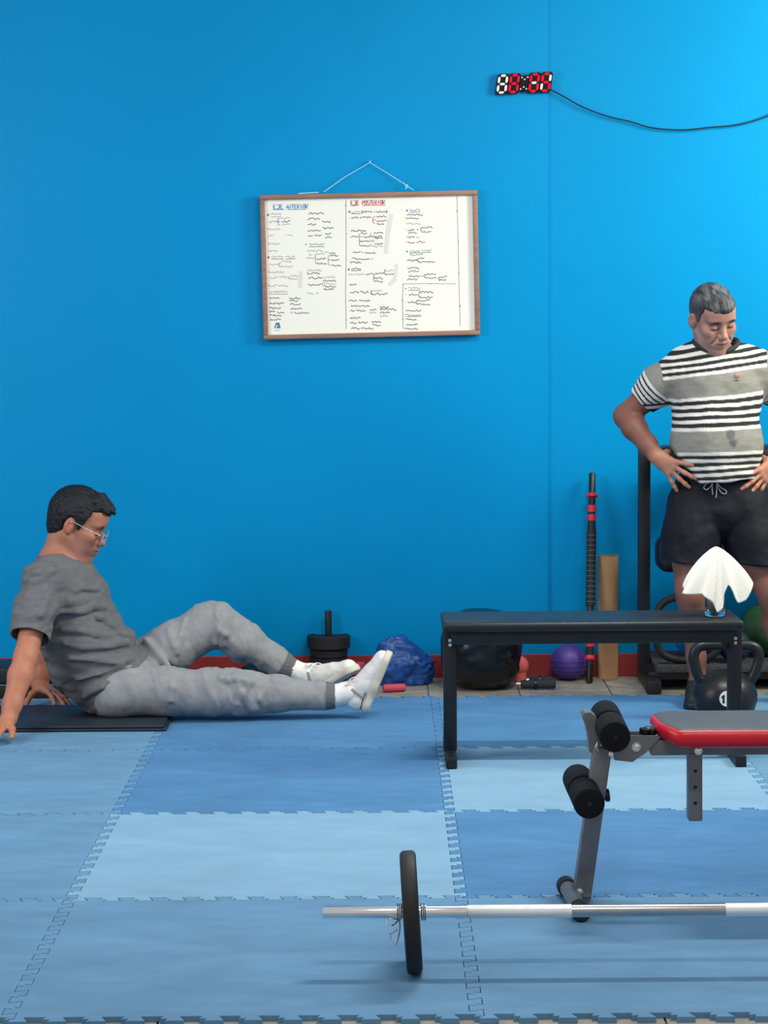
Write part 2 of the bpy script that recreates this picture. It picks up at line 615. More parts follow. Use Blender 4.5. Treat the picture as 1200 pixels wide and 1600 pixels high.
for k, lines in {
    'grey': [[(424,339),(439,338.5)],[(540.5,312),(541,400),(540,455),(541,514)],[(714,305),(716,380),(717,430),(719,510)],
             [(630,444),(629,470),(630,514)],[(631,443.5),(670,443),(712,443.5)],[(493,411),(493,397),(496,397)],[(513,413),(513,399),(516,399)],
             [(421,459.5),(450,459.5)],[(493,404.5),(496,404.5)],[(493,411),(496,412)],[(513,406),(517,406)],[(513,413),(517,415)],[(484,395),(484,399),(488,399)]],
    'blue': [[(427,327.5),(444,327.3)],[(449,327.3),(479,327)],[(438,341),(434.5,341.5),(434.5,351),(438,351.5)],[(432,346.5),(438,346.3)],[(640,331.5),(657,330.8)]],
    'red': [[(549,321.3),(559,321)],[(566,321),(602,320.6)],[(587,338.5),(583,339.5),(582.5,347),(586,349.5)],[(583,343.5),(587,343.5)],[(454,432),(450,434),(454,436.5)]],
    'brown': [[(424,404.5),(443,404.8)],[(446,404.8),(461,404.2)],[(440,410),(436,411),(436,416),(440,417)],[(563,365),(561.5,366),(561.5,383),(563,384)],
              [(561.5,370),(568,370)],[(561.5,377),(564,377)],[(638,453.5),(657,453.3)],[(580,364),(578.5,369.5),(583,370)],[(579,373.5),(578,377),(585,377)],[(580,381),(579,384),(585,384)]],
    'green': [[(640,395.5),(656,395),(674,394)],[(483,385.5),(507,385.3)],[(634,494.8),(658,494)]],
    'black': [[(549,334),(563,333.8)],[(549,423),(564,422.6)],[(602,421.5),(600.5,424),(600.5,427),(603,428.5)],[(587,427.5),(584,429),(584.5,434),(587,435)],[(584.3,432),(584,438),(587,440)],
              [(581,454),(579,456),(579.5,459),(582,460)],[(659,355.5),(656.5,358),(659,362)],[(665,428),(663,431),(665,434.5)],[(687,433),(684.5,435),(687,437.5)],
              [(656,456.5),(653.5,460.5),(656,464.5)],[(652,469.5),(649.5,472.5),(652,475.5)],[(566,329),(565,331.5),(566,334)],[(604.5,328.5),(604.5,333.5)],[(583.5,331),(586,331)],
              [(651,406.5),(655,403.5)],[(651,407),(655,409)]],
    'smudge': []}.items():
    for l in lines:
        ribbon(INK[k], l, 0.9)
for k, dots in {'black': [(545,421,2.6),(634,451,1.6)], 'blue': [(419,336,3),(636,329,2.6)], 'brown': [(419.5,402,3),(546,331,3)], 'green': [(636,393,2.4),(478,382,2)],
                'grey': [(418,347,1),(419,369,1.2),(445,368,1),(546,341,1),(546,360,1),(546,371,1),(547,395,1),(547,406,1),(540,321,1.6),(541,365,1.6),(541,500,1.4),
                         (714,330,2),(716,377,1.8),(717,426,1.6),(719,478,2),(630,444,1.6),(629,470,1.6),(672,443.5,2),(630,499,1.5),(635,371,1),(635,378.5,1.2),(635,460,1),(634,472,1),
                         (418,358,1),(419,414,1),(419,381,1),(419,392.5,1),(419,425,1),(419,434,1),(419,446,1),(635,349,1),(635,359,1)]}.items():
    for x, y, s in dots:
        ribbon(INK[k], [(x - s / 2, y), (x, y), (x + s / 2, y)], s)
for (x0, y0, x1, y1, w) in ((611, 335, 606, 365, 7), (606, 365, 603, 396, 6), (620, 412, 617, 436, 5), (617, 436, 608, 445, 6), (470, 424, 469, 450, 6)):
    ribbon(INK['smudge'], [(x0, y0), ((x0 + x1) / 2, (y0 + y1) / 2), (x1, y1)], w)
# the two legible headings, hand printed: stroke alphabet on a 0..4 x 0..6 grid
GLY = {'E': [[(4,0),(0,0),(0,6),(4,6)],[(0,3),(3,3)]], 'J': [[(0,0),(4,0),(4,4),(3,6),(1,6),(0,5)]], 'A': [[(0,6),(2,0),(4,6)],[(1,4),(3,4)]],
       'N': [[(0,6),(0,0),(4,6),(4,0)]], 'T': [[(0,0),(4,0)],[(2,0),(2,6)]], 'R': [[(0,6),(0,0),(4,0),(4,3),(0,3),(4,6)]], 'I': [[(2,0),(2,6)]],
       'O': [[(1,0),(3,0),(4,2),(4,4),(3,6),(1,6),(0,4),(0,2),(1,0)]], 'P': [[(0,6),(0,0),(4,0),(4,3),(0,3)]], 'S': [[(4,0),(0,0),(0,3),(4,3),(4,6),(0,6)]]}


def print_text(bm, txt, x0, x1, y, h):
    adv = (x1 - x0) / len(txt)
    for i, ch in enumerate(txt):
        for st in GLY.get(ch, []):
            ribbon(bm, [(x0 + adv * (i + 0.06 + 0.70 * a / 4), y + h * (b / 6 - 0.5) - 0.02 * (x0 + adv * i - x0)) for a, b in st], 1.15)


print_text(INK['blue'], 'EJE', 427, 443, 323.2, 6.4)
print_text(INK['blue'], 'ANTERIOR', 447, 482, 322.8, 6.2)
print_text(INK['red'], 'EJE', 548, 562, 317, 6.4)
print_text(INK['red'], 'POSTERIOR', 566, 602, 316.6, 6.2)
# corner emblem: two pairs of slanted bars over a small caption line
for (xa, xb) in ((429.0, 432.2), (432.6, 434.6), (433.6, 437.0)):
    pass
for pts, w in (([(432.2, 504), (430.2, 510.5), (429.3, 513)], 1.9), ([(433.2, 504), (434.4, 509), (435.4, 513)], 1.9),
               ([(435.6, 504), (436.8, 509), (437.6, 513)], 1.9), ([(433.6, 510), (433.0, 513)], 1.4)):
    ribbon(INK['blue'], pts, w)
ribbon(INK['blue'], [(429, 516), (432, 516.3), (437, 516)], 0.7)
for k, lab in (('black', 'black'), ('grey', 'grey'), ('blue', 'blue'), ('red', 'red'), ('green', 'green'), ('brown', 'brown'), ('smudge', 'pale grey')):
    o = obj('handwriting' if k != 'smudge' else 'wiped_smudge', INK[k], M['ink_' + k], wb, smooth=False)
    o['kind'] = 'stuff'
    if k != 'smudge': o['label'] = lab + ' marker handwriting'

# ================================================================== LED clock
CY = WALL_Y - 0.022
cc = Up(819, 130, CY)
clk = thing('led_clock', 'digital wall clock with red glowing digits 8:05 and trailing cable', 'clock', (cc.x, WALL_Y, Up(819, 147, CY).z))
SL = 4.2 / 32.0                    # slant of the digits
ylean = -3.0 / 70.0                # the clock hangs a little crooked


def ck(x, y):                      # digit-space pixel to wall point
    yy = y + (x - 819) * ylean
    return Up(x + (130 - y) * SL, yy, CY)


def plate(bm, pts, y0, y1):
    ps = [ck(*p) for p in pts]
    prism(bm, [(p.x, p.z) for p in ps], y0, y1)


def rrect(cx, cy, w, h, r, n=4):
    out = []
    for qx, qy, a0 in ((1, 1, 0), (-1, 1, 90), (-1, -1, 180), (1, -1, 270)):
        for i in range(n + 1):
            a = math.radians(a0 + 90 * i / n)
            out.append((cx + qx * (w / 2 - r) + r * math.cos(a), cy + qy * (h / 2 - r) + r * math.sin(a)))
    return out


DIG = [785.0, 803.2, 834.5, 853.0]
bm = BM()
for cx in DIG:
    plate(bm, rrect(cx, 130, 18.6, 32.5, 4.5), CY, WALL_Y - 0.002)
plate(bm, rrect(819, 130, 15, 24, 1.5), CY, WALL_Y - 0.002)
plate(bm, rrect(819, 130, 60, 6, 1.5), CY + .006, WALL_Y - 0.001)
obj('housing', bm, M['led_black'], clk, angle=30)
SEG = {'a': (0, -13.2, 1), 'd': (0, 13.2, 1), 'g': (0, 0, 1), 'f': (-6, -6.6, 0), 'b': (6, -6.6, 0), 'e': (-6, 6.6, 0), 'c': (6, 6.6, 0)}
ONS = ['', 'abcdefg', 'abcdef', 'afgcd']
for cx, on in zip(DIG, ONS):
    for s, (dx, dy, hz) in SEG.items():
        bm = BM()
        l, t = (4.3, 1.75) if hz else (5.2, 1.75)
        hexa = [(-l, 0), (-l + t, -t), (l - t, -t), (l, 0), (l - t, t), (-l + t, t)]
        pts = [(cx + dx + (a if hz else b), 130 + dy + (b if hz else a)) for a, b in hexa]
        plate(bm, pts, CY - 0.003, CY + 0.001)
        o = obj('digit_segment', bm, M['led_on' if s in on else 'led_off'], clk, smooth=False)
        o['label'] = 'red glowing segment' if s in on else 'white unlit segment'
for (x, y) in ((814.5, 121), (819, 124), (823.5, 121), (814.5, 139), (819, 136), (823.5, 139)):
    bm = BM()
    p = ck(x, y)
    cyl(bm, p + Vector((0, -.003, 0)), p + Vector((0, .001, 0)), 0.0028, n=10)
    obj('colon_dot', bm, M['led_off'], clk)
bm = BM()
tube(bm, smooth_path([Up(x, y, WALL_Y - 0.008) for x, y in ((858, 139), (872, 146), (885, 153), (910, 167), (950, 182), (985, 190), (1020, 200), (1068, 203), (1110, 199), (1152, 195), (1200, 181), (1262, 150))], 4), 0.0031, 8)
obj('power_cable', bm, M['cable'], clk)

# ================================================================== flat black bench
def wx(px, zc): return (Wp(px, 800, zc)).x


fy0 = Gp(704, 1202).y                                     # front face of the left foot
sx0, sx1 = Wp(691, 970, 7.48).x, Wp(1161, 970, 7.48).x
lx0, lx1 = Wp(703, 1100, 7.6).x, Wp(1146, 1100, 7.6).x
SEAT_H = 0.475
bcy = fy0 + 0.19
bench = thing('flat_bench', 'long flat black padded bench on square steel legs with towel on it', 'bench', ((sx0 + sx1) / 2, bcy, 0))
bm = BM()
box(bm, ((sx0 + sx1) / 2, bcy, SEAT_H - 0.016), (sx1 - sx0, 0.29, 0.034), bev=0.012, seg=3)
obj('seat_pad', bm, M['black_vinyl'], bench)
bm = BM()
for dy in (-0.10, 0.10):
    beam(bm, (sx0 + .03, bcy + dy, SEAT_H - 0.055), (sx1 - .03, bcy + dy, SEAT_H - 0.055), 0.03, 0.042)
obj('seat_frame', bm, M['black_steel'], bench)
for lx in (lx0, lx1):
    bm = BM()
    beam(bm, (lx, bcy - .03, 0.034), (lx, bcy - .03, SEAT_H - 0.034), 0.044, 0.044, up=(0, 1, 0))
    obj('leg', bm, M['black_steel'], bench)
    bm = BM()
    beam(bm, (lx, fy0, 0.0185), (lx, fy0 + 0.40, 0.0185), 0.036, 0.036)
    ft = obj('foot_bar', bm, M['black_steel'], bench)
    bm = BM()
    box(bm, (lx, fy0 - 0.001, 0.0185), (0.026, 0.004, 0.026))
    obj('end_plug', bm, M['black_plastic'], ft)
    bm = BM()
    prism(bm, [(lx + .022, SEAT_H - .076), (lx + (.06 if lx == lx0 else -.06), SEAT_H - .076), (lx + (.022 if lx == lx0 else -.022), SEAT_H - .11)] if lx == lx0 else
          [(lx - .022, SEAT_H - .076), (lx - .06, SEAT_H - .076), (lx - .022, SEAT_H - .11)], bcy - .04, bcy - .02)
    obj('gusset', bm, M['black_steel'], bench, smooth=False)
    for dz in (.07, .085):
        bm = BM()
        cyl(bm, (lx, bcy - .056, SEAT_H - dz), (lx, bcy - .05, SEAT_H - dz), 0.006, n=6)
        obj('bolt', bm, M['chrome'], bench)

# clear bottle and the towel hung over it
gp = Gp(1117, 963, SEAT_H)
gl = thing('bottle', 'clear thick bottomed glass bottle on bench end under white towel', 'bottle', (gp.x, gp.y, SEAT_H + .001))
TOPZ = Wp(1118, 853, 7.6).z
GR = 0.033
GH = TOPZ - SEAT_H - .030
bm = BM()
lathe(bm, (gp.x, gp.y, SEAT_H + .0015), (0, 0, 1), [(0, GR - .006), (.002, GR - .002), (.006, GR), (.11, GR), (.135, GR - .004), (.160, .016), (.172, .0125), (GH, .0125), (GH, .0095),
      (.172, .0095), (.158, .0125), (.134, GR - .0075), (.11, GR - .0035), (.026, GR - .0035), (.018, GR - .010), (.016, .001)], 32, True, False)
obj('vessel', bm, M['glass'], gl)
# square cloth: one corner hangs in front, two flare to the sides; (degrees, reach, drop) at the edge
EDGE = [(0, .112, .120), (22, .085, .125), (45, .062, .120), (70, .052, .165), (90, .055, .200), (112, .055, .150), (140, .075, .110), (165, .105, .130), (180, .116, .150),
        (203, .100, .152), (225, .072, .150), (250, .055, .178), (270, .050, .214), (288, .048, .196), (303, .047, .150), (316, .046, .118), (326, .062, .150), (338, .083, .186), (348, .098, .176), (360, .112, .120)]
NA, NR = 120, 40
bm = BM()
rows = []
for i in range(NR + 1):
    s_ = i / NR
    row = []
    for k in range(NA):
        a = 360 * k / NA
        rch = float(np.interp(a, [e[0] for e in EDGE], [e[1] for e in EDGE]))
        drp = float(np.interp(a, [e[0] for e in EDGE], [e[2] for e in EDGE]))
        rip = 1 + .10 * s_ * math.sin(math.radians(a) * 9 + 2 * s_) * (s_ > .2)
        # round crown first, then an almost straight hang that curls under a little at the hem
        rad = rch * (1.12 * s_ ** .86 - .12 * s_ ** 3) * rip
        drop = drp * s_ ** 1.22
        ar = math.radians(a)
        row.append(bm.verts.new((gp.x + .003 + rad * math.cos(ar), gp.y + rad * math.sin(ar) * .85, TOPZ - drop)))
        if i == 0: break
    rows.append(row)
for k in range(NA):
    bm.faces.new((rows[0][0], rows[1][k], rows[1][(k + 1) % NA]))
for i in range(1, NR):
    for k in range(NA):
        bm.faces.new((rows[i][k], rows[i + 1][k], rows[i + 1][(k + 1) % NA], rows[i][(k + 1) % NA]))
bmesh.ops.smooth_vert(bm, verts=bm.verts[:], factor=.5, use_axis_x=True, use_axis_y=True, use_axis_z=True)
bm.verts.ensure_lookup_table()
bm.verts[0].co.z = sum(v.co.z for v in bm.verts[1:1 + NA]) / NA + .0012
tw = obj('towel', bm, M['towel'], None, angle=180)
sm = tw.modifiers.new('thick', 'SOLIDIFY'); sm.thickness = 0.004; sm.offset = 1
tag(tw, 'white cloth towel draped over the bottle on bench end', 'towel')

# ================================================================== adjustable weight bench (foreground, right)
YC = Wp(950, 1150, 5.72).y
def wb_pt(px, py, dy=0.0): return Up(px, py, YC + dy)


wbn = thing('weight_bench', 'adjustable weight bench with red and charcoal seat and black foam leg rollers', 'bench', (Up(905, 1430, YC).x, YC, 0))
PADZ = wb_pt(1100, 1125).z
px0 = Wp(1022, 1115, 5.72).x
PADT = PADZ
bm = BM()
pw = 0.285
pl = 1.05
poly = [(px0, .10), (px0 + .012, .125), (px0 + .03, .1425), (px0 + pl, .1425), (px0 + pl, -.1425), (px0 + .055, -.1425), (px0 + .035, -.135), (px0 + .004, -.02)]


def pad_layers(layers, material, name):
    b = BM()
    rs = []
    cx = sum(p[0] for p in poly) / len(poly)
    for z, ins in layers:
        r_ = []
        for (x, y) in poly:
            r_.append(b.verts.new((x + ins * (1 if x < px0 + .2 else -1), YC + y - ins * (1 if y > 0 else -1), z)))
        rs.append(r_)
    skin_rings(b, rs)
    o = obj(name, b, material, wbn, angle=50)
    return o


pad_layers([(PADT - .050, .030), (PADT - .040, .006), (PADT - .022, 0), (PADT - .006, .003), (PADT - .002, .008)], M['red_vinyl'], 'seat_side')
pad_layers([(PADT - .004, .007), (PADT - .001, .009), (PADT + .001, .014)], M['grey_vinyl'], 'seat_top')
bzc = wb_pt(1100, 1165).z
bm = BM()
beam(bm, (wb_pt(1015, 1160).x, YC, bzc), (px0 + pl, YC, bzc), 0.05, 0.040)
obj('seat_beam', bm, M['grey_steel'], wbn)
bm = BM()                                                   # gusset plates either side
gps = [(958, 1184), (986, 1187), (1008, 1172), (1030, 1148), (1024, 1146), (978, 1146), (950, 1150)]
for dy in (-.031, .026):
    prism(bm, [(wb_pt(x, y).x, wb_pt(x, y).z) for x, y in gps], YC + dy, YC + dy + .005)
obj('hinge_plate', bm, M['grey_steel'], wbn, smooth=False)
def bolt(p, r, n=6):
    b = BM()
    cyl(b, p + Vector((0, -.008, 0)), p + Vector((0, 0.0, 0)), r, n=n, bev=.0015)
    cyl(b, p + Vector((0, -.0035, 0)), p + Vector((0, 0.0, 0)), r * 1.4, n=18)
    return obj('bolt', b, M['chrome'], wbn)


bolt(wb_pt(994, 1167, -.031), .0085)
bolt(wb_pt(1091, 1173, -.026), .0075)
bolt(wb_pt(955, 1178, -.026), .0055)
bolt(wb_pt(905, 1393, -.026), .0075)
bm = BM()                                                   # star knob on the beam
kb = wb_pt(1013, 1157)
lathe(bm, (kb.x, YC, kb.z), (0, 0, 1), [(0, .010), (.018, .010), (.019, .012)], 16)
for i in range(5):
    a = 2 * math.pi * i / 5 + .3
    lathe(bm, (kb.x + .014 * math.cos(a), YC + .014 * math.sin(a), kb.z + .017), (0, 0, 1), [(0, .008), (.002, .009), (.013, .009), (.015, .007)], 12)
lathe(bm, (kb.x, YC, kb.z + .017), (0, 0, 1), [(0, .012), (.016, .012), (.018, .009)], 16)
obj('star_knob', bm, M['black_plastic'], wbn)
bm = BM()                                                   # hanging adjuster with holes
p0, p1 = wb_pt(1085, 1172), wb_pt(1085, 1280)
beam(bm, (p0.x, YC, p0.z), (p1.x, YC, p1.z), 0.034, 0.05, up=(0, 1, 0), bev=.003)
adj = obj('adjuster_post', bm, M['grey_steel'], wbn)
for y in (1205, 1230, 1255):
    bm = BM()
    q = wb_pt(1086.5, y, -.0255)
    cyl(bm, q + Vector((0, -.0008, 0)), q + Vector((0, .004, 0)), .0046, n=14)
    obj('pin_hole', bm, M['black_plastic'], adj)
bm = BM()                                                   # raked front leg
l0, l1 = wb_pt(908, 1404), wb_pt(941, 1168)
beam(bm, l0, l1, 0.045, 0.048, up=(0, 1, 0))
obj('front_leg', bm, M['grey_steel'], wbn)
bm = BM()                                                   # curved bracket behind the upper rollers
br = [(921, 1175), (919, 1150), (914, 1130), (909, 1120), (913, 1113), (922, 1112), (931, 1120), (937, 1140), (938, 1175)]
prism(bm, [(wb_pt(x, y).x, wb_pt(x, y).z) for x, y in br], YC - .01, YC + .055)
obj('roller_bracket', bm, M['grey_steel'], wbn, angle=30)
bm = BM()
tube(bm, [wb_pt(934, 1160, -.03), wb_pt(931, 1167, -.034), wb_pt(934, 1174, -.03)], .003, 8)
obj('wire_clip', bm, M['chrome'], wbn)


def rollers(far, near, name='foam_roller'):
    a, b = Wp(far[0], far[1], 5.885), Wp(near[0], near[1], 5.565)
    ax = (b - a).normalized()
    c = (a + b) / 2
    L = (b - a).length
    gap = .012
    rr = .0385
    cyl_b = BM(); cyl(cyl_b, a + ax * .004, b - ax * .004, .0125, n=14)
    obj('roller_axle', cyl_b, M['black_plastic'], wbn)
    for s0, s1 in ((0, L / 2 - gap), (L / 2 + gap, L)):
        b_ = BM()
        lathe(b_, a + ax * s0, ax, [(0, .014), (0.0, rr - .006), (.002, rr - .002), (.007, rr), (s1 - s0 - .007, rr), (s1 - s0 - .002, rr - .002), (s1 - s0, rr - .006), (s1 - s0 - .0004, .005)], 32)
        o = obj(name, b_, M['black_foam'], wbn)
        b_ = BM()
        cyl(b_, a + ax * (s1 - .002), a + ax * (s1 + .0015), .006, n=14)
        obj('end_cap', b_, M['black_plastic'], o)


rollers((945, 1116), (961, 1152))
rollers((902, 1216), (921, 1256))
bm = BM()                                                   # locking knob on the leg
q = wb_pt(944, 1243)
lathe(bm, q, (1, 0, .12), [(0, .009), (.002, .016), (.012, .017), (.014, .013)], 9)
obj('locking_knob', bm, M['black_plastic'], wbn, angle=25)
bm = BM()                                                   # foot tube along the floor, with rubber ends
fa, fb = Gp(884, 1398, .0), Gp(908, 1441, .0)
RF = .020
za = RF + .005
fa.z = fb.z = za
ext = (fb - fa).normalized()
cyl(bm, fa + ext * .02, fb - ext * .02, RF, n=24)
obj('foot_tube', bm, M['grey_steel'], wbn)
for a_, s in ((fa, 1), (fb, -1)):
    bm = BM()
    lathe(bm, a_ - ext * s * .006, ext * s, [(0, .012), (0, .020), (.004, .0245), (.04, .0245), (.042, .021)], 28)
    obj('rubber_foot', bm, M['black_rubber'], wbn)
bm = BM()
mid = (fa + fb) / 2
prism(bm, [(l0.x - .024, l0.z + .012), (l0.x + .024, l0.z + .012), (l0.x + .020, za + .008), (l0.x - .020, za + .008)], YC - .03, YC + .03)
obj('foot_bracket', bm, M['grey_steel'], wbn, smooth=False)
# rear support, mostly outside the frame: keeps the bench standing
bm = BM()
beam(bm, (px0 + pl - .08, YC, .03), (px0 + pl - .12, YC, bzc), 0.045, 0.045, up=(0, 1, 0))
obj('rear_leg', bm, M['grey_steel'], wbn)
bm = BM()
cyl(bm, (px0 + pl - .08, YC - .25, za), (px0 + pl - .08, YC + .25, za), .0245, n=20)
obj('rear_foot', bm, M['black_rubber'], wbn)

# ================================================================== barbell
pb = Gp(648, 1519)
BYc = pb.y + .004
bz = Up(650, 1425, BYc).z
bx0, bx1 = Up(505, 1425, BYc).x, 1.42
barb = thing('barbell', 'chrome barbell with a black weight plate lying across the front mats', 'barbell', (Up(642, 1425, BYc).x, BYc, 0))
RB = .0140
kx = [Up(x, 1425, BYc).x for x in (730, 893, 1133)]
bm = BM()
cyl(bm, (bx0, BYc, bz), (bx1, BYc, bz), RB, n=32, bev=.002)
shaft = obj('bar', bm, M['chrome_dull'], barb)
bm = BM()
cyl(bm, (bx0 - .001, BYc, bz), (kx[0], BYc, bz), RB + .0004, n=32, bev=.002)
obj('bar_sleeve', bm, M['chrome'], shaft)
for a_, b_ in ((kx[0], kx[1]), (kx[2], bx1 - .25)):
    bm = BM()
    cyl(bm, (a_, BYc, bz), (b_, BYc, bz), RB + .0010, n=32, bev=.0006)
    obj('knurled_section', bm, M['knurl'], shaft)
RP = bz + 0.0005
for pxc, tilt, vis in ((Up(642.5, 1425, BYc).x, R(3.2), 1), (bx1 - .15, 0, 0)):
    bm = BM()
    ax = Vector((math.cos(tilt), 0, math.sin(tilt)))
    T = .037
    c0 = Vector((pxc, BYc, bz)) - ax * T / 2
    lathe(bm, c0, ax, [(0.006, .016), (0.003, .03), (0.003, RP - .03), (0, RP - .024), (0, RP - .010), (.003, RP - .003), (.009, RP), (T - .009, RP), (T - .003, RP - .003),
                       (T, RP - .010), (T, RP - .024), (T - .003, RP - .03), (T - .003, .03), (T - .006, .016)], 56)
    obj('weight_plate', bm, M['black_rubber'], barb)
    # spring collars hugging the plate
    for s in (-1, 1):
        if not vis and s == -1: continue
        bm = BM()
        xs = pxc + s * (T / 2 + .004)
        pts = []
        for i in range(60):
            a = 2 * math.pi * i / 20
            pts.append((xs + s * .0038 * i / 20, BYc + (RB + .0035) * math.cos(a), bz + (RB + .0035) * math.sin(a)))
        tube(bm, pts, .0022, 8)
        sc = obj('spring_collar', bm, M['chrome'], barb)
bm = BM()                                                   # the two wire handles below the bar
tube(bm, smooth_path([Up(622, 1436, BYc - .014), Up(607, 1437, BYc - .02), Up(605, 1444, BYc - .024), Up(612, 1446, BYc - .026), Up(618, 1442, BYc - .02), Up(624, 1437, BYc - .01)], 4), .0019, 8)
tube(bm, smooth_path([Up(624, 1438, BYc + .012), Up(624.5, 1452, BYc + .01), Up(621, 1468, BYc + .01), Up(616, 1476, BYc + .01), Up(611, 1472, BYc + .012), Up(609, 1460, BYc + .014)], 4), .0019, 8)
tube(bm, [Up(608, 1458, BYc - .012), Up(621, 1452, BYc - .008)], .0028, 8)
obj('collar_handle', bm, M['chrome'], barb)

# ================================================================== things along the wall
# upright plate-loaded handle
wp = Gp(514, 1062, FLOOR_Z)
dz0 = FLOOR_Z
ws = thing('dumbbell', 'black plate loaded dumbbell standing upright on end by the wall', 'dumbbell', (wp.x, wp.y, dz0))
k_ = (Wp(515, 1000, 9.1) - Wp(514, 1000, 9.1)).length
bm = BM()
cyl(bm, (wp.x, wp.y, dz0), (wp.x, wp.y, Up(514, 954, wp.y).z), .0135, n=20, bev=.002)
obj('handle', bm, M['black_plastic'], ws)
zt = Up(514, 992, wp.y).z
zm = Up(514, 1012, wp.y).z
for name, z0, z1, r_ in (('weight_plate', zm, zt, .088), ('weight_plate', zm - .036, zm, .076), ('weight_plate', zm - .072, zm - .036, .079), ('weight_plate', dz0 + .001, zm - .072, .076)):
    bm = BM()
    h = z1 - z0
    lathe(bm, (wp.x, wp.y, z0), (0, 0, 1), [(0.002, .014), (.002, r_ - .02), (0, r_ - .012), (.001, r_ - .003), (.004, r_), (h - .004, r_), (h - .001, r_ - .003), (h, r_ - .012), (h - .003, r_ - .02), (h - .003, .014)], 36)
    obj(name, bm, M['black_rubber'], ws)

# lumpy cloth things: icosphere pushed by noise
def lump(name, c, rad, amp, seed, material, fn=None, subdiv=4, parent=None, flat=None):
    b = BM()
    bmesh.ops.create_icosphere(b, subdivisions=subdiv, radius=1.0)
    from mathutils import noise
    off = Vector((seed * 3.1, seed * 1.7, seed))
    for v in b.verts:
        d = v.co.normalized()
        n = 1 + amp * (noise.noise(d * 1.6 + off) * .9 + abs(noise.noise(d * 3.4 + off)) * .8 - .2 + noise.noise(d * 7 + off) * .25)
        p = Vector((d.x * rad[0], d.y * rad[1], d.z * rad[2])) * n
        if fn: p = fn(p, d)
        p += Vector(c)
        if flat is not None and p.z < flat: p.z = flat + (p.z - flat) * 0.02
        v.co = p
    return obj(name, b, material, parent, angle=180)


hp = Gp(630, 1075, FLOOR_Z)
def heap(p, d):
    # tall rounded crown on the left, a low tail running off to the right
    hgt = 1.0 if d.x < .15 else max(.42, 1.0 - (d.x - .15) * 1.0)
    return Vector((p.x * (1.35 if p.x > 0 else .9), p.y, p.z * (hgt if d.z > 0 else 1.0)))


o = lump('blue_bag', (Up(622, 1050, hp.y + .10).x, hp.y + .11, FLOOR_Z + .080), (.108, .09, .118), .26, 3, M['blue_bag'], heap, 5, None, FLOOR_Z + .002)
tag(o, 'crumpled blue nylon bag heaped on floor by the wall beside the shoes', 'bag')
for (a_, b_, r_, lab) in (((598, 1073), (634, 1068), .016, 'pink foam hand weight lying in front of the blue bag'), ((550, 1043), (574, 1040), .022, 'pink roll showing behind the raised white shoe')):
    ya = Gp(615, 1082, FLOOR_Z).y if r_ < .02 else WALL_Y - .12
    A, B = Up(a_[0], a_[1], ya), Up(b_[0], b_[1], ya + .02)
    zz = max(FLOOR_Z + r_ + .001, 0)
    A.z = B.z = FLOOR_Z + r_ + .001 if r_ < .02 else (A.z + B.z) / 2
    b = BM()
    L = (B - A).length
    lathe(b, A, B - A, [(0, r_ * .5), (.003, r_ * .85), (.010, r_), (L - .010, r_), (L - .003, r_ * .85), (L, r_ * .5)], 20)
    if r_ >= .02:      # the roll stands on end on the floor
        b.free(); b = BM()
        m_ = (A + B) / 2
        lathe(b, (m_.x, m_.y, FLOOR_Z + .001), (0, 0, 1), [(0, r_ * .8), (.004, r_), (.06, r_ * 1.1), (m_.z - FLOOR_Z + .012, r_), (m_.z - FLOOR_Z + .017, r_ * .7)], 20)
    o = obj('foam_hand_weight' if r_ < .02 else 'foam_roll', b, M['pink'])
    tag(o, lab, 'weight' if r_ < .02 else 'roll')

# black bag
bp = Gp(750, 1085, FLOOR_Z)
bcx, bcy_ = Up(752, 1020, bp.y + .15).x, bp.y + .165
bzt = Up(752, 952, bcy_).z
def bagfn(p, d):
    q = Vector(p)
    h = (bzt - FLOOR_Z) / 2
    # barrel body: squarer section, gathered top
    sx = abs(d.z)
    body = (1 - max(0, sx) ** 4) ** .30
    q.x = d.x / max(1e-3, math.hypot(d.x, d.y)) * .162 * body * (1 - .16 * max(0, d.z) ** 2) if math.hypot(d.x, d.y) > 1e-3 else 0
    q.y = d.y / max(1e-3, math.hypot(d.x, d.y)) * .155 * body if math.hypot(d.x, d.y) > 1e-3 else 0
    q.z = h * (d.z * .90 + .10 * d.z ** 5)
    rr = (p.length / .16)
    return q * (0.80 + .20 * rr)


o = lump('black_bag', (bcx, bcy_, FLOOR_Z + (bzt - FLOOR_Z) / 2), (.16, .16, .16), .30, 11, M['black_bag'], bagfn, 5, None, FLOOR_Z + .002)
tag(o, 'large glossy black sack standing on floor behind the flat bench', 'bag')
b = BM()
p_ = Up(817, 1040, WALL_Y - .11)
bmesh.ops.create_uvsphere(b, u_segments=24, v_segments=16, radius=.042, matrix=Matrix.Translation((p_.x - .018, p_.y, p_.z)))
bmesh.ops.create_cone(b, segments=20, radius1=.03, radius2=.036, depth=.06, cap_ends=True, matrix=Matrix.Translation((p_.x - .018, p_.y, FLOOR_Z + .031)))
o = obj('cone_marker', b, M['coral'])
tag(o, 'coral red ball showing past the right side of the black sack', 'ball')

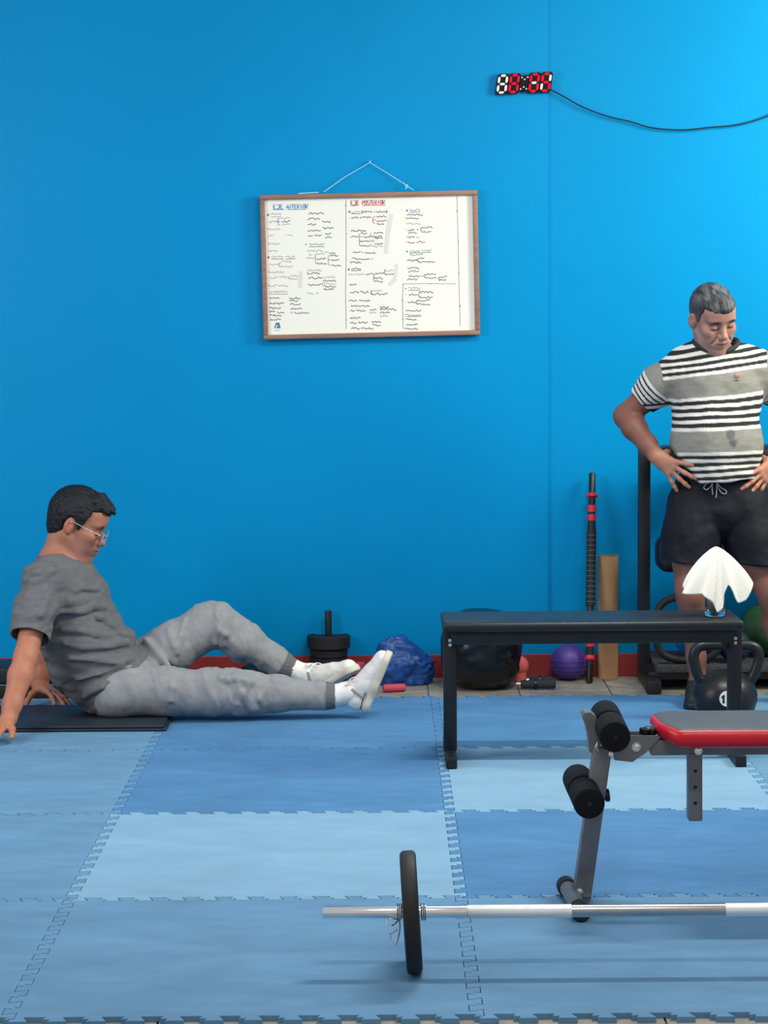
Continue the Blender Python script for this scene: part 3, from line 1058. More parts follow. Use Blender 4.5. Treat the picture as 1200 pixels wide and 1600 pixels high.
# pair of dark hand bars beside the purple ball
for n_, (a_, b_, rr_, lab) in enumerate((((806, 1065), (869, 1070), .0165, 'dark push up bar lying nearest, with chrome end, right of black sack'),
                                          ((822, 1052), (864, 1055), .0165, 'dark hand bar lying behind the chrome ended one, left of purple ball'))):
    yy = Gp(840, 1077, FLOOR_Z).y + .09 * n_
    A, B = Up(a_[0], a_[1], yy), Up(b_[0], b_[1], yy - .01)
    A.z = B.z = FLOOR_Z + .022
    h = thing('push_up_bar', lab, 'hand bar', ((A.x + B.x) / 2, yy, FLOOR_Z), 'hand bars by the black sack')
    L = (B - A).length
    b = BM(); lathe(b, A + (B - A) * .12, B - A, [(0, rr_ * .7), (.004, rr_), (L * .87 - .004, rr_), (L * .87, rr_ * .75)], 20)
    obj('grip', b, M['charcoal_foam'], h)
    b = BM(); lathe(b, A + (B - A) * .45, B - A, [(0, .014), (.002, .0205), (.012, .0205), (.014, .014)], 20)
    obj('collar', b, M['black_plastic'], h)
    b = BM(); lathe(b, A, B - A, [(0, .005), (.002, .008), (L * .13, .007)], 14)
    obj('end_pin', b, M['chrome'], h)

# purple spiky ball
pp = Gp(889, 1064, FLOOR_Z)
RR = .074
pc = Vector((Up(888, 1038, pp.y + .06).x, min(pp.y + .05, WALL_Y - RR - .015), FLOOR_Z + RR))
b = BM()
bmesh.ops.create_uvsphere(b, u_segments=40, v_segments=28, radius=RR, matrix=Matrix.Translation(pc))
pball = obj('massage_ball', b, M['purple'])
tag(pball, 'purple knobbly massage ball on floor beside the striped roller pole', 'ball')
b = BM()
for lat in (-8, -22, -36, -50, 8):
    n_ = int(34 * math.cos(R(lat)))
    for i in range(n_):
        a = 2 * math.pi * i / n_ + lat
        d = Vector((math.cos(a) * math.cos(R(lat)), math.sin(a) * math.cos(R(lat)), math.sin(R(lat))))
        bmesh.ops.create_icosphere(b, subdivisions=1, radius=.0042, matrix=Matrix.Translation(pc + d * RR))
o = obj('knobs', b, M['purple'], pball, angle=180)
o['kind'] = 'stuff'

# red and black training pole leaning on the wall
base = Gp(921, 1068, FLOOR_Z)
top = Up(925.5, 739, WALL_Y - .03)
base.z = FLOOR_Z + .003
ax = (top - base).normalized()
LL = (top - base).length
def pf(py): return (1068 - py) / 329.0 * LL
pole = thing('training_pole', 'black training pole with red rings and ribbed grip leaning on the wall', 'pole', base)
b = BM(); lathe(b, base, ax, [(0, .010), (.003, .0135), (LL - .004, .0135), (LL, .011)], 20); obj('rod', b, M['black_plastic'], pole)
b = BM(); lathe(b, base + ax * pf(948), ax, [(0, .019), (pf(835) - pf(948), .0195), (pf(822) - pf(948), .0155), (pf(780) - pf(948), .0145)], 24); grip = obj('grip', b, M['black_rubber'], pole)
b = BM(); lathe(b, base + ax * pf(1040), ax, [(0, .0145), (pf(955) - pf(1040), .018)], 24); obj('lower_grip', b, M['black_rubber'], pole)
for py in range(838, 950, 8):
    b = BM(); lathe(b, base + ax * pf(py), ax, [(0, .0192), (.0004, .0202), (.002, .0202), (.0024, .0192)], 24)
    obj('grip_rib', b, M['grey_line'], grip)
for y0, y1 in ((801, 790), (815, 805), (1012, 1001), (997, 992)):
    b = BM(); lathe(b, base + ax * pf(y0), ax, [(0, .0165), (.001, .0175), (pf(y1) - pf(y0) - .001, .0175), (pf(y1) - pf(y0), .0165)], 24)
    obj('red_ring', b, M['red_plastic'], pole)
for py in (775, 1029):
    b = BM()
    lathe(b, base + ax * (pf(py) - .010), ax, [(0, .014), (.003, .020), (.008, .027 if py < 900 else .021), (.014, .026 if py < 900 else .020), (.018, .018), (.022, .0145)], 10)
    obj('flange_nut', b, M['red_plastic'], pole, angle=20)

# kraft tube
tb = Gp(949, 1060, FLOOR_Z)
rr_ = .0415
tcx = Vector((Up(949, 1050, tb.y + .03).x, tb.y + .03, FLOOR_Z + .001))
tcx.y = min(tcx.y, WALL_Y - rr_ - .016)
HT = Up(949, 868, tcx.y).z - tcx.z
b = BM()
lathe(b, tcx, (0, 0, 1), [(0, rr_ - .003), (0, rr_), (HT, rr_), (HT, rr_ - .003), (.005, rr_ - .0032)], 36, cap0=True, cap1=True)
o = obj('cardboard_tube', b, M['kraft'])
tag(o, 'tall brown cardboard tube standing on floor against the wall', 'tube')

# ---- dark things by the wall at the far left
b = BM()
xl, xr = -2.1, Up(128, 1060, WALL_Y - .1).x
ft_ = Gp(60, 1092, FLOOR_Z).y
sb = thing('step_platform', 'low black step platform stacked by the wall behind seated man', 'platform', ((xl + xr) / 2, ft_ + .12, FLOOR_Z))
zt_ = Up(60, 1042, ft_ + .02).z
box(b, ((xl + xr) / 2, ft_ + .125, FLOOR_Z + .025), (xr - xl, .24, .048), bev=.006); obj('base_riser', b, M['black_rubber'], sb)
b = BM(); box(b, ((xl + xr) / 2, ft_ + .127, FLOOR_Z + .0535), (xr - xl - .02, .236, .007), bev=.001); obj('trim_strip', b, M['grey_line'], sb)
b = BM(); box(b, ((xl + xr) / 2, ft_ + .125, (FLOOR_Z + .058 + zt_) / 2), (xr - xl, .245, zt_ - FLOOR_Z - .058), bev=.012, seg=3); obj('top_deck', b, M['exmat'], sb)
# grey slab under the far hand
gy = Gp(60, 1104).y
# dark exercise mat the man sits on
ef, eb = Gp(120, 1144), Gp(120, 1104, .02)
ex_r = Gp(262, 1140).x
b = BM()
T = .021
box(b, ((ex_r - 1.65) / 2, (ef.y + eb.y) / 2 + .02, T / 2 + .0005), (ex_r + 1.65, eb.y - ef.y + .04, T * .46), None, bev=.004, seg=3)
vs = [v for v in b.verts]
em = thing('exercise_mat', 'folded dark navy exercise mat under the seated man', 'mat', ((ex_r - 1.65) / 2, (ef.y + eb.y) / 2, 0))
for v in b.verts: v.co.z += -T * .25
obj('lower_layer', b, M['exmat'], em)
b = BM()
box(b, ((ex_r - .012 - 1.65) / 2, (ef.y + eb.y) / 2 + .02, T * .755 + .0005), (ex_r - .012 + 1.65, eb.y - ef.y + .034, T * .46), None, bev=.004, seg=3)
obj('upper_layer', b, M['exmat'], em)
# low black weight bag seen under the raised knee
o = lump('ankle_weight_bag', (Up(420, 1050, WALL_Y - .16).x, WALL_Y - .19, FLOOR_Z + .035), (.13, .07, .065), .25, 21, M['black_bag'], None, 4, None, FLOOR_Z + .002)
tag(o, 'low black sandbag on floor behind the raised knee by dumbbell', 'sandbag')
o = lump('folded_cloth', (Up(318, 1050, WALL_Y - .16).x, WALL_Y - .19, FLOOR_Z + .022), (.10, .06, .04), .2, 24, M['navy'], None, 4, None, FLOOR_Z + .002)
tag(o, 'navy folded cloth on floor seen between the seated man\'s legs', 'cloth')

# ================================================================== equipment rack, right
RY = WALL_Y - .20
rx0, rx1 = Up(1006, 900, RY).x, Up(1006, 900, RY).x + 1.05
rk = thing('equipment_rack', 'black steel gym rack with padded tiers behind the standing man', 'rack', ((rx0 + rx1) / 2, RY, FLOOR_Z))
ptop = Up(1006, 694, RY).z
for x in (rx0, rx1):
    b = BM(); beam(b, (x, RY, FLOOR_Z + .04), (x, RY, ptop), .046, .05, up=(0, 1, 0)); obj('post', b, M['black_steel'], rk)
    b = BM(); beam(b, (x + .012, RY - .24, FLOOR_Z + .032), (x + .012, RY + .13, FLOOR_Z + .032), .05, .045); f = obj('foot', b, M['black_steel'], rk)
    b = BM(); box(b, (x + .012, RY - .235, FLOOR_Z + .029), (.058, .07, .055), bev=.008); obj('foot_cap', b, M['black_rubber'], f)
for (pt, pb_, dep, nm) in ((697, 738, .16, 'upper_pad'), (838, 894, .16, 'middle_pad')):
    zt2, zb2 = Up(1030, pt, RY - .05).z, Up(1030, pb_, RY - .05).z
    b = BM(); box(b, ((rx0 + rx1) / 2 + .03, RY - .02, (zt2 + zb2) / 2), (rx1 - rx0 - .03, dep, zt2 - zb2), bev=.035 if nm == 'upper_pad' else .045, seg=5); obj(nm, b, M['black_vinyl'], rk)
zt2 = Up(1100, 1033, RY - .1).z
b = BM(); box(b, ((rx0 + rx1) / 2 + .02, RY, zt2 - .016), (rx1 - rx0 - .02, .40, .030), bev=.004); obj('lower_shelf', b, M['speckle'], rk)
SHZ = zt2 - .001
b = BM(); beam(b, (rx0, RY - .17, zt2 - .045), (rx1, RY - .17, zt2 - .045), .03, .03); obj('shelf_rail', b, M['black_steel'], rk)
b = BM(); beam(b, (rx0 + .01, RY - .02, SHZ - .05), (rx0 + .07, RY - .15, SHZ - .02), .05, .05); obj('knee_brace', b, M['black_steel'], rk)

def ball(name, px, py, r_, y, material, label):
    c = Up(px, py, y); c.z = SHZ + r_
    b = BM(); bmesh.ops.create_uvsphere(b, u_segments=40, v_segments=28, radius=r_, matrix=Matrix.Translation(c))
    o = obj(name, b, material)
    return tag(o, label, 'ball')


ball('exercise_ball', 1090, 985, .100, RY + .0, M['blue_ball'], 'bright blue exercise ball on rack shelf behind his right leg')
ball('medicine_ball', 1148, 985, .064, RY - .12, M['navy'], 'small dark navy medicine ball on the rack shelf between the man\'s legs')
ball('camouflage_ball', 1196, 985, .108, RY + .04, M['green_ball'], 'dark green mottled ball on the rack shelf at right edge')
# black ring leaning on the shelf
b = BM()
rc = Up(1076, 975, RY - .16)
Rr = .130
rc.z = SHZ + Rr + .0135
pts = []
for i in range(48):
    a = 2 * math.pi * i / 48
    sq = (abs(math.cos(a)) ** 3 + abs(math.sin(a)) ** 3) ** (-1 / 3)
    pts.append((rc.x + Rr * sq * math.cos(a) * 1.0, rc.y + .00 * math.sin(a), rc.z + Rr * .97 * math.sin(a) * sq))
zmin = min(p[2] for p in pts)
pts = [(p[0], p[1], p[2] - zmin + SHZ + .0155) for p in pts]
tube(b, pts, .015, 14, closed=True)
o = obj('rubber_ring', b, M['black_rubber'])
tag(o, 'thick black rubber ring standing on rack shelf around blue ball', 'ring')

# ================================================================== kettlebell in front of the standing man
KY = Wp(1133, 1075, 8.30).y
kc = Up(1133, 1075, KY)
kt = thing('kettlebell', 'large black cast iron kettlebell with white number disc behind bench leg', 'kettlebell', (kc.x, KY, 0))
b = BM()
RKB = .116
lathe(b, (kc.x, KY, .0005), (0, 0, 1), [(0, .072), (.004, .082), (.03, .104), (.07, .1165), (.095, .1165), (.125, .108), (.150, .090), (.168, .066), (.178, .045)], 48)
obj('bell', b, M['kettle'], kt, angle=60)
b = BM()
hz = [(1094, 1062), (1087, 1044), (1084, 1026), (1090, 1012), (1106, 1008), (1136, 1008), (1166, 1008), (1181, 1013), (1186, 1026), (1182, 1044), (1173, 1062)]
sc_ = .102 / .118
pts = [Up(x, y, KY) for x, y in hz]
bot = .145
zs = [p.z for p in pts]
mn, mx_ = min(zs), max(zs)
pts = smooth_path([pts[0] + (pts[0] - pts[1]) * 0.9 + Vector((.03, 0, 0))] + pts + [pts[-1] + (pts[-1] - pts[-2]) * 0.9 - Vector((.03, 0, 0))], 5)
tube(b, pts, .0195, 16)
obj('handle', b, M['kettle'], kt, angle=180)
b = BM()
dc = Up(1136, 1092, KY - .115)
cyl(b, (dc.x, KY - .1195, dc.z), (dc.x, KY - .110, dc.z), .0275, n=36)
disc = obj('number_disc', b, M['white_paint'], kt)
b = BM()
for (dx_) in (-.013,):
    prism(b, [(dc.x + dx_ - .0035, dc.z - .015), (dc.x + dx_ + .0035, dc.z - .015), (dc.x + dx_ + .0035, dc.z + .015), (dc.x + dx_ - .001, dc.z + .015), (dc.x + dx_ - .009, dc.z + .007), (dc.x + dx_ - .006, dc.z + .003), (dc.x + dx_ - .0035, dc.z + .006)], KY - .1205, KY - .1190)
obj('numeral', b, M['black_plastic'], disc, smooth=False)
# ================================================================== figures: signed distance fields meshed with surface nets
def V(*a): return np.array(a, dtype=np.float64)
def npv(v): return np.array((v[0], v[1], v[2]), dtype=np.float64)
def unit(v): v = np.asarray(v, float); return v / np.linalg.norm(v)
def PW(px, py, zc): return npv(Wp(px, py, zc))


class Field:
    def __init__(s, lo, hi, h, fine=()):
        """rectilinear grid; fine = [(lo, hi, step)] boxes in which the axes are stepped finer"""
        s.ax = []
        for k in range(3):
            c, x = [], lo[k]
            while x < hi[k]:
                c.append(x)
                st = h
                for flo, fhi, fs in fine:
                    if flo[k] <= x <= fhi[k]: st = min(st, fs)
                x += st
            s.ax.append(np.array(c, dtype=np.float32))
        s.v = np.full([len(a) for a in s.ax], 0.5, dtype=np.float32)

    def block(s, lo, hi):
        sl = []
        for k in range(3):
            i0, i1 = np.searchsorted(s.ax[k], [lo[k], hi[k]])
            sl.append(slice(max(0, i0 - 1), min(len(s.ax[k]), i1 + 1)))
        X = s.ax[0][sl[0]][:, None, None]; Y = s.ax[1][sl[1]][None, :, None]; Z = s.ax[2][sl[2]][None, None, :]
        return tuple(sl), X, Y, Z

    def apply(s, d, sl, k, op):
        a = s.v[sl]
        if a.size == 0: return
        if op == 'u':
            h = np.maximum(k - np.abs(a - d), 0) / max(k, 1e-6)
            s.v[sl] = np.minimum(a, d) - h * h * k * 0.25
        elif op == 's':                                     # carve
            d = -d
            h = np.maximum(k - np.abs(a - d), 0) / max(k, 1e-6)
            s.v[sl] = np.maximum(a, d) + h * h * k * 0.25
        elif op == 'i':
            h = np.maximum(k - np.abs(a - d), 0) / max(k, 1e-6)
            s.v[sl] = np.maximum(a, d) + h * h * k * 0.25

    def cap(s, p, q, r0, r1=None, k=0.02, op='u', flat=None):
        """tapered capsule; flat = (axis, factor) squeezes it along an axis (factor > 1 = thinner)"""
        p, q = np.asarray(p, float), np.asarray(q, float)
        r1 = r0 if r1 is None else r1
        m = max(r0, r1) + k + 0.012
        sl, X, Y, Z = s.block(np.minimum(p, q) - m, np.maximum(p, q) + m)
        ba = (q - p).astype(np.float32)
        L2 = max(float(ba @ ba), 1e-9)
        px, py, pz = X - np.float32(p[0]), Y - np.float32(p[1]), Z - np.float32(p[2])
        t = np.clip((px * ba[0] + py * ba[1] + pz * ba[2]) / L2, 0, 1)
        dx, dy, dz = px - t * ba[0], py - t * ba[1], pz - t * ba[2]
        if flat is not None:
            n, f = unit(flat[0]).astype(np.float32), flat[1]
            c = (dx * n[0] + dy * n[1] + dz * n[2]) * np.float32(f - 1)
            dx, dy, dz = dx + c * n[0], dy + c * n[1], dz + c * n[2]
        d = np.sqrt(dx * dx + dy * dy + dz * dz) - (r0 + (r1 - r0) * t)
        s.apply(d, sl, k, op)

    def chain(s, pts, rs, k=0.02, op='u', flat=None):
        for i in range(len(pts) - 1):
            s.cap(pts[i], pts[i + 1], rs[i], rs[i + 1], k, op, flat)

    def ell(s, c, r, F=None, k=0.02, op='u'):
        """ellipsoid with half axes r along the rows of F"""
        c = np.asarray(c, float)
        F = np.eye(3) if F is None else np.asarray(F)
        e = np.sqrt(((F * np.asarray(r)[:, None]) ** 2).sum(0)) + k + 0.012
        sl, X, Y, Z = s.block(c - e, c + e)
        px, py, pz = X - np.float32(c[0]), Y - np.float32(c[1]), Z - np.float32(c[2])
        k0 = 0; k1 = 0
        for i in range(3):
            a = px * np.float32(F[i, 0]) + py * np.float32(F[i, 1]) + pz * np.float32(F[i, 2])
            k0 = k0 + (a / r[i]) ** 2
            k1 = k1 + (a / (r[i] * r[i])) ** 2
        k0, k1 = np.sqrt(k0), np.sqrt(np.maximum(k1, 1e-9))
        s.apply(k0 * (k0 - 1) / k1, sl, k, op)

    def plane(s, p, n, k=0.004, lo=None, hi=None):
        """keep the side that n points away from"""
        n = unit(n)
        lo = [a[0] for a in s.ax] if lo is None else lo
        hi = [a[-1] for a in s.ax] if hi is None else hi
        sl, X, Y, Z = s.block(lo, hi)
        d = (X - p[0]) * n[0] + (Y - p[1]) * n[1] + (Z - p[2]) * n[2]
        s.apply(d.astype(np.float32), sl, k, 'i')

    def hit(s, px, py, z0=7.9, z1=8.9):
        """first point inside along a camera ray"""
        for zc in np.arange(z0, z1, .003):
            p = npv(Wp(px, py, zc))
            i = [int(np.searchsorted(s.ax[k], p[k])) for k in range(3)]
            if all(0 <= i[k] < len(s.ax[k]) for k in range(3)) and s.v[i[0], i[1], i[2]] < 0:
                return p
        return None

    def fold(s, pts, r=.007, k=.018, depth=.0, op='u'):
        """a soft cloth ridge (or groove) lying on the surface through pixel points"""
        q = [s.hit(*p) for p in pts]
        q = [p for p in q if p is not None]
        for a, b in zip(q[:-1], q[1:]):
            s.cap(a + V(0, depth, 0), b + V(0, depth, 0), r, r, k, op)

    def mesh(s, smooth=1):
        v = s.v
        ins = v < 0
        nx, ny, nz = v.shape
        c8 = [(i, j, k) for i in (0, 1) for j in (0, 1) for k in (0, 1)]
        cnt = np.zeros((nx - 1, ny - 1, nz - 1), dtype=np.uint8)
        for i, j, k in c8:
            cnt += ins[i:nx - 1 + i, j:ny - 1 + j, k:nz - 1 + k]
        act = np.argwhere((cnt > 0) & (cnt < 8))
        idx = np.full(cnt.shape, -1, dtype=np.int32)
        idx[act[:, 0], act[:, 1], act[:, 2]] = np.arange(len(act))
        val = {c: v[act[:, 0] + c[0], act[:, 1] + c[1], act[:, 2] + c[2]].astype(np.float64) for c in c8}
        acc = np.zeros((len(act), 3)); n = np.zeros(len(act))
        for a in c8:
            for k in range(3):
                if a[k]: continue
                b = list(a); b[k] = 1; b = tuple(b)
                va, vb = val[a], val[b]
                cr = (va < 0) != (vb < 0)
                t = np.where(cr, va / np.where(cr, va - vb, 1), 0)
                p = np.tile(np.array(a, float), (len(act), 1)); p[:, k] += t
                acc[cr] += p[cr]; n[cr] += 1
        f = acc / n[:, None]
        P = np.empty_like(f)
        for k in range(3):
            g = s.ax[k].astype(np.float64)
            P[:, k] = g[act[:, k]] + f[:, k] * (g[act[:, k] + 1] - g[act[:, k]])
        quads = []
        for k in range(3):
            o1, o2 = [(1, 2), (2, 0), (0, 1)][k]
            sa = [slice(1, -1)] * 3; sb = [slice(1, -1)] * 3
            sa[k] = slice(0, -1); sb[k] = slice(1, None)
            A, B = ins[tuple(sa)], ins[tuple(sb)]
            e = np.argwhere(A != B)
            if len(e) == 0: continue
            base = e + 1
            base[:, k] = e[:, k]
            flip = A[e[:, 0], e[:, 1], e[:, 2]]
            def at(d1, d2):
                q = base.copy(); q[:, o1] += d1; q[:, o2] += d2
                return idx[q[:, 0], q[:, 1], q[:, 2]]
            q = np.stack([at(-1, -1), at(0, -1), at(0, 0), at(-1, 0)], 1)
            q[~flip] = q[~flip][:, ::-1]
            quads.append(q)
        Q = np.concatenate(quads)
        Q = Q[(Q >= 0).all(1)]
        for _ in range(smooth):
            P = lap(P, Q, 0.5)
            P = lap(P, Q, -0.35)
        return P, Q


def lap(P, Q, w):
    acc = np.zeros_like(P); n = np.zeros(len(P))
    for a, b in ((0, 1), (1, 2), (2, 3), (3, 0)):
        i, j = Q[:, a], Q[:, b]
        for k in range(3):
            acc[:, k] += np.bincount(i, P[j, k], len(P)) + np.bincount(j, P[i, k], len(P))
        n += np.bincount(i, minlength=len(P)) + np.bincount(j, minlength=len(P))
    return P + w * (acc / np.maximum(n, 1)[:, None] - P)


def normals(P, Q):
    nrm = np.cross(P[Q[:, 2]] - P[Q[:, 0]], P[Q[:, 3]] - P[Q[:, 1]])
    acc = np.zeros_like(P)
    for a in range(4):
        for k in range(3):
            acc[:, k] += np.bincount(Q[:, a], nrm[:, k], len(P))
    return acc / np.maximum(np.linalg.norm(acc, axis=1), 1e-12)[:, None]


_lat = np.random.RandomState(7).rand(32, 32, 32)


def vnoise(p, f):
    """smooth value noise, about -1..1; f may be a 3-vector of frequencies"""
    q = p * np.asarray(f)
    i = np.floor(q).astype(int); t = q - i
    t = t * t * (3 - 2 * t)
    out = 0
    for a in (0, 1):
        for b in (0, 1):
            for c in (0, 1):
                w = (t[:, 0] if a else 1 - t[:, 0]) * (t[:, 1] if b else 1 - t[:, 1]) * (t[:, 2] if c else 1 - t[:, 2])
                out = out + w * _lat[(i[:, 0] + a) % 32, (i[:, 1] + b) % 32, (i[:, 2] + c) % 32]
    return out * 2 - 1


def fnoise(p, f, o=3):
    s, a = 0, 1.0
    for k in range(o):
        s = s + a * vnoise(p + 3.7 * k, np.asarray(f) * 2 ** k); a *= .5
    return s


def np_obj(name, P, Q, material, parent, colors=None):
    me = bpy.data.meshes.new(name)
    me.vertices.add(len(P)); me.vertices.foreach_set('co', P.astype(np.float32).ravel())
    me.loops.add(Q.size); me.loops.foreach_set('vertex_index', Q.astype(np.int32).ravel())
    me.polygons.add(len(Q)); me.polygons.foreach_set('loop_start', np.arange(0, Q.size, 4, dtype=np.int32))
    me.update(calc_edges=True)
    me.validate()
    me.shade_smooth()
    if colors is not None:
        c4 = np.ones((len(P), 4), np.float32); c4[:, :3] = colors
        a = me.color_attributes.new('Col', 'FLOAT_COLOR', 'POINT')
        a.data.foreach_set('color', c4.ravel())
    return link_mesh(name, me, material, parent)


def lin(h): return np.array(srgb(h))


def sstep(a, b, x):
    t = np.clip((x - a) / (b - a), 0, 1)
    return t * t * (3 - 2 * t)


def mixc(c, col, w):
    return c * (1 - w[:, None]) + np.asarray(col)[None] * w[:, None]


# ------------------------------------------------------------------ head
class Head:
    """frame F (face), L (figure's left), U (up); local coordinates (f, l, u) in metres"""
    def __init__(s, c, yaw_dir, pitch, roll, scale=1.0):
        F0 = unit(yaw_dir); Z = V(0, 0, 1)
        F = F0 * math.cos(pitch) - Z * math.sin(pitch)
        U = Z * math.cos(pitch) + F0 * math.sin(pitch)
        Lv = np.cross(U, F)
        s.L = Lv * math.cos(roll) + U * math.sin(roll)
        s.U = U * math.cos(roll) - Lv * math.sin(roll)
        s.F = F
        s.c = np.asarray(c, float); s.k = scale
        s.R = np.stack([s.F, s.L, s.U])

    def p(s, f, l, u): return s.c + (s.F * f + s.L * l + s.U * u) * s.k
    def loc(s, P): return (P - s.c) @ s.R.T / s.k

    def build(s, fd, eyes_open=True, smile=0.0):
        k = s.k
        E = lambda c, r, kk=.02, op='u', rot=None: fd.ell(s.p(*c), [a * k for a in r], s.R if rot is None else rot, kk * k, op)
        C = lambda a, b, r0, r1=None, kk=.012, op='u': fd.cap(s.p(*a), s.p(*b), r0 * k, (r0 if r1 is None else r1) * k, kk * k, op)
        E((-.014, 0, .036), (.094, .074, .086))
        E((.022, 0, -.020), (.062, .060, .085), .03)
        E((.034, 0, -.074), (.050, .048, .040), .03)           # jaw
        for q in (-1, 1):
            C((-.010, q * .060, -.045), (.055, q * .026, -.098), .012, .014, .03)       # jaw line
        E((.074, 0, -.100), (.020, .024, .018), .022)           # chin
        for q in (-1, 1):
            E((.058, q * .044, -.020), (.024, .022, .020), .022)   # cheekbone
            E((.060, q * .034, -.052), (.022, .018, .024), .022)
        C((.074, -.040, .026), (.078, .040, .026), .011, .011, .018)   # brow ridge
        E((.052, 0, .058), (.040, .056, .040), .03)             # forehead
        for q in (-1, 1):
            E((.092, q * .032, .004), (.016, .017, .012), .012, 's')   # sockets
            E((.072, q * .032, .003), (.0145, .0155, .0135), .004)      # lids over the eyeballs
        C((.078, 0, .016), (.102, 0, -.026), .008, .011, .012)  # nose
        E((.103, 0, -.030), (.013, .011, .010), .008)
        for q in (-1, 1):
            E((.092, q * .013, -.034), (.011, .0075, .0075), .006)
            E((.096, q * .008, -.041), (.006, .0035, .004), .003, 's')
        E((.074, 0, -.060), (.022, .030, .026), .02)            # muzzle
        C((.091, -.020, -.0575 + .004 * smile), (.096, 0, -.0565), .0050, .0062, .006)
        C((.091, .020, -.0575 + .004 * smile), (.096, 0, -.0565), .0050, .0062, .006)
        C((.088, -.017, -.0700), (.093, 0, -.0715), .0055, .0072, .007)
        C((.088, .017, -.0700), (.093, 0, -.0715), .0055, .0072, .007)
        C((.095, -.025, -.0635 + .005 * smile), (.104, 0, -.0640), .0016, .0024, .004, 's')
        C((.095, .025, -.0635 + .005 * smile), (.104, 0, -.0640), .0016, .0024, .004, 's')
        if smile:
            for q in (-1, 1):
                C((.089, q * .021, -.036), (.081, q * .037, -.060), .0014, .0012, .012, 's')
        for q in (-1, 1):                                        # ears
            Ft = s.F * .90 - s.L * q * .43
            Nt = s.L * q * .90 + s.F * .43
            rot = np.stack([Ft, Nt, s.U])
            E((-.012, q * .079, -.004), (.019, .0085, .032), .006, 'u', rot)
            E((-.008, q * .088, .002), (.0105, .006, .019), .004, 's', rot)
            E((-.004, q * .078, -.006), (.006, .006, .008), .004)

    def colors(s, P, base, lips, brow, stubble=None, stub_col=None):
        q = s.loc(P)
        f, l, u = q[:, 0], q[:, 1], q[:, 2]
        c = np.tile(base, (len(P), 1))
        al = np.abs(l)
        near = (np.linalg.norm(q, axis=1) < .17)
        # warmer cheeks, nose and ears
        w = np.exp(-(((al - .042) / .02) ** 2 + ((u + .028) / .022) ** 2)) * (f > .02) * .35
        w = w + np.exp(-((al / .016) ** 2 + ((u + .03) / .014) ** 2)) * (f > .07) * .4 + (al > .074) * .3 * near
        c = mixc(c, base * np.array([1.12, .78, .74]), np.clip(w, 0, 1) * near)
        if stubble:
            w = sstep(.0, .03, f + .012) * sstep(-.022, -.052, u) * near * stubble
            w = w * (1 - np.exp(-((al / .022) ** 2 + ((u + .064) / .007) ** 2)))
            c = mixc(c, stub_col, w * (0.75 + .25 * vnoise(P, 420)))
        w = np.exp(-((al / .021) ** 4 + ((u + .0642) / .0085) ** 4)) * (f > .07) * near
        c = mixc(c, lips, w * .85)
        w = np.exp(-(((al - .033) / .021) ** 4 + ((u - .023 - .004 * np.cos((al - .03) * 60)) / .0068) ** 4)) * (f > .04) * near
        c = mixc(c, brow, w * .92)
        w = np.exp(-(((al - .032) / .015) ** 4 + ((u + .003) / .0032) ** 2)) * (f > .05) * near
        c = mixc(c, brow * .6, w * .95)
        w = np.exp(-((al / .025) ** 4 + ((u + .0640) / .0020) ** 2)) * (f > .07) * near
        c = mixc(c, lips * .35, w * .9)                            # shade in the parting of the lips, painted as a dark line
        return c

    def neck(s, fd, base, r0=.056, r1=.062, back=.025):
        fd.cap(s.p(-.030, 0, -.055), base, r0 * s.k, r1 * s.k, .03)
        fd.cap(s.p(.005, 0, -.085), np.asarray(base) + s.F * .03, .036 * s.k, .045 * s.k, .03)

    def hair(s, line, thick, material, parent, seed, amp=.003, tuft=None, color=None):
        lo = s.c - .17 * s.k; hi = s.c + .17 * s.k
        fd = Field(lo, hi, .0026)
        k = s.k
        fd.ell(s.p(-.014, 0, .036), [(.094 + thick) * k, (.074 + thick * .85) * k, (.086 + thick) * k], s.R, 0.005)
        fd.ell(s.p(.046, 0, .060), [(.042 + thick * .6) * k, (.057 + thick * .6) * k, (.040 + thick * .9) * k], s.R, .02)
        fd.ell(s.p(-.055, 0, -.02), [.050 * k, (.054 + thick * .4) * k, .060 * k], s.R, .02)
        if tuft:
            for a, b, r0, r1 in tuft: fd.cap(s.p(*a), s.p(*b), r0 * k, r1 * k, .012)
        sl, X, Y, Z = fd.block(lo - 1, hi + 1)
        G = np.stack(np.broadcast_arrays(X, Y, Z), -1).reshape(-1, 3).astype(np.float64)
        q = s.loc(G)
        xs, ys = zip(*line)
        g = np.interp(q[:, 0], xs, ys)
        corner = .55 * np.clip(np.abs(q[:, 1]) - .035, 0, 1) * (q[:, 0] > .045)   # temples recede
        d = (g + corner - q[:, 2]) * .6 * k + amp * vnoise(q, 120)
        # open round the ears
        e = np.sqrt(((q[:, 0] + .012) / .024) ** 2 + ((q[:, 2] + .006) / .036) ** 2) - 1
        d = np.maximum(d, np.where(np.abs(q[:, 1]) > .055, -e * .024 * k, -1))
        fd.apply(d.reshape(fd.v.shape).astype(np.float32), sl, .006, 'i')
        P, Q = fd.mesh(1)
        N = normals(P, Q)
        q = s.loc(P)
        st = vnoise(np.stack([q[:, 0] * .35, q[:, 1] * 1.2, q[:, 2] * .5], 1) + seed, 150) + .6 * vnoise(np.stack([q[:, 0] * .5, q[:, 1] * 1.5, q[:, 2]], 1), 260)
        P = P + N * (amp * .55 * st)[:, None]
        cols = color(q, st) if color else None
        return np_obj('hair', P, Q, material, parent, cols)


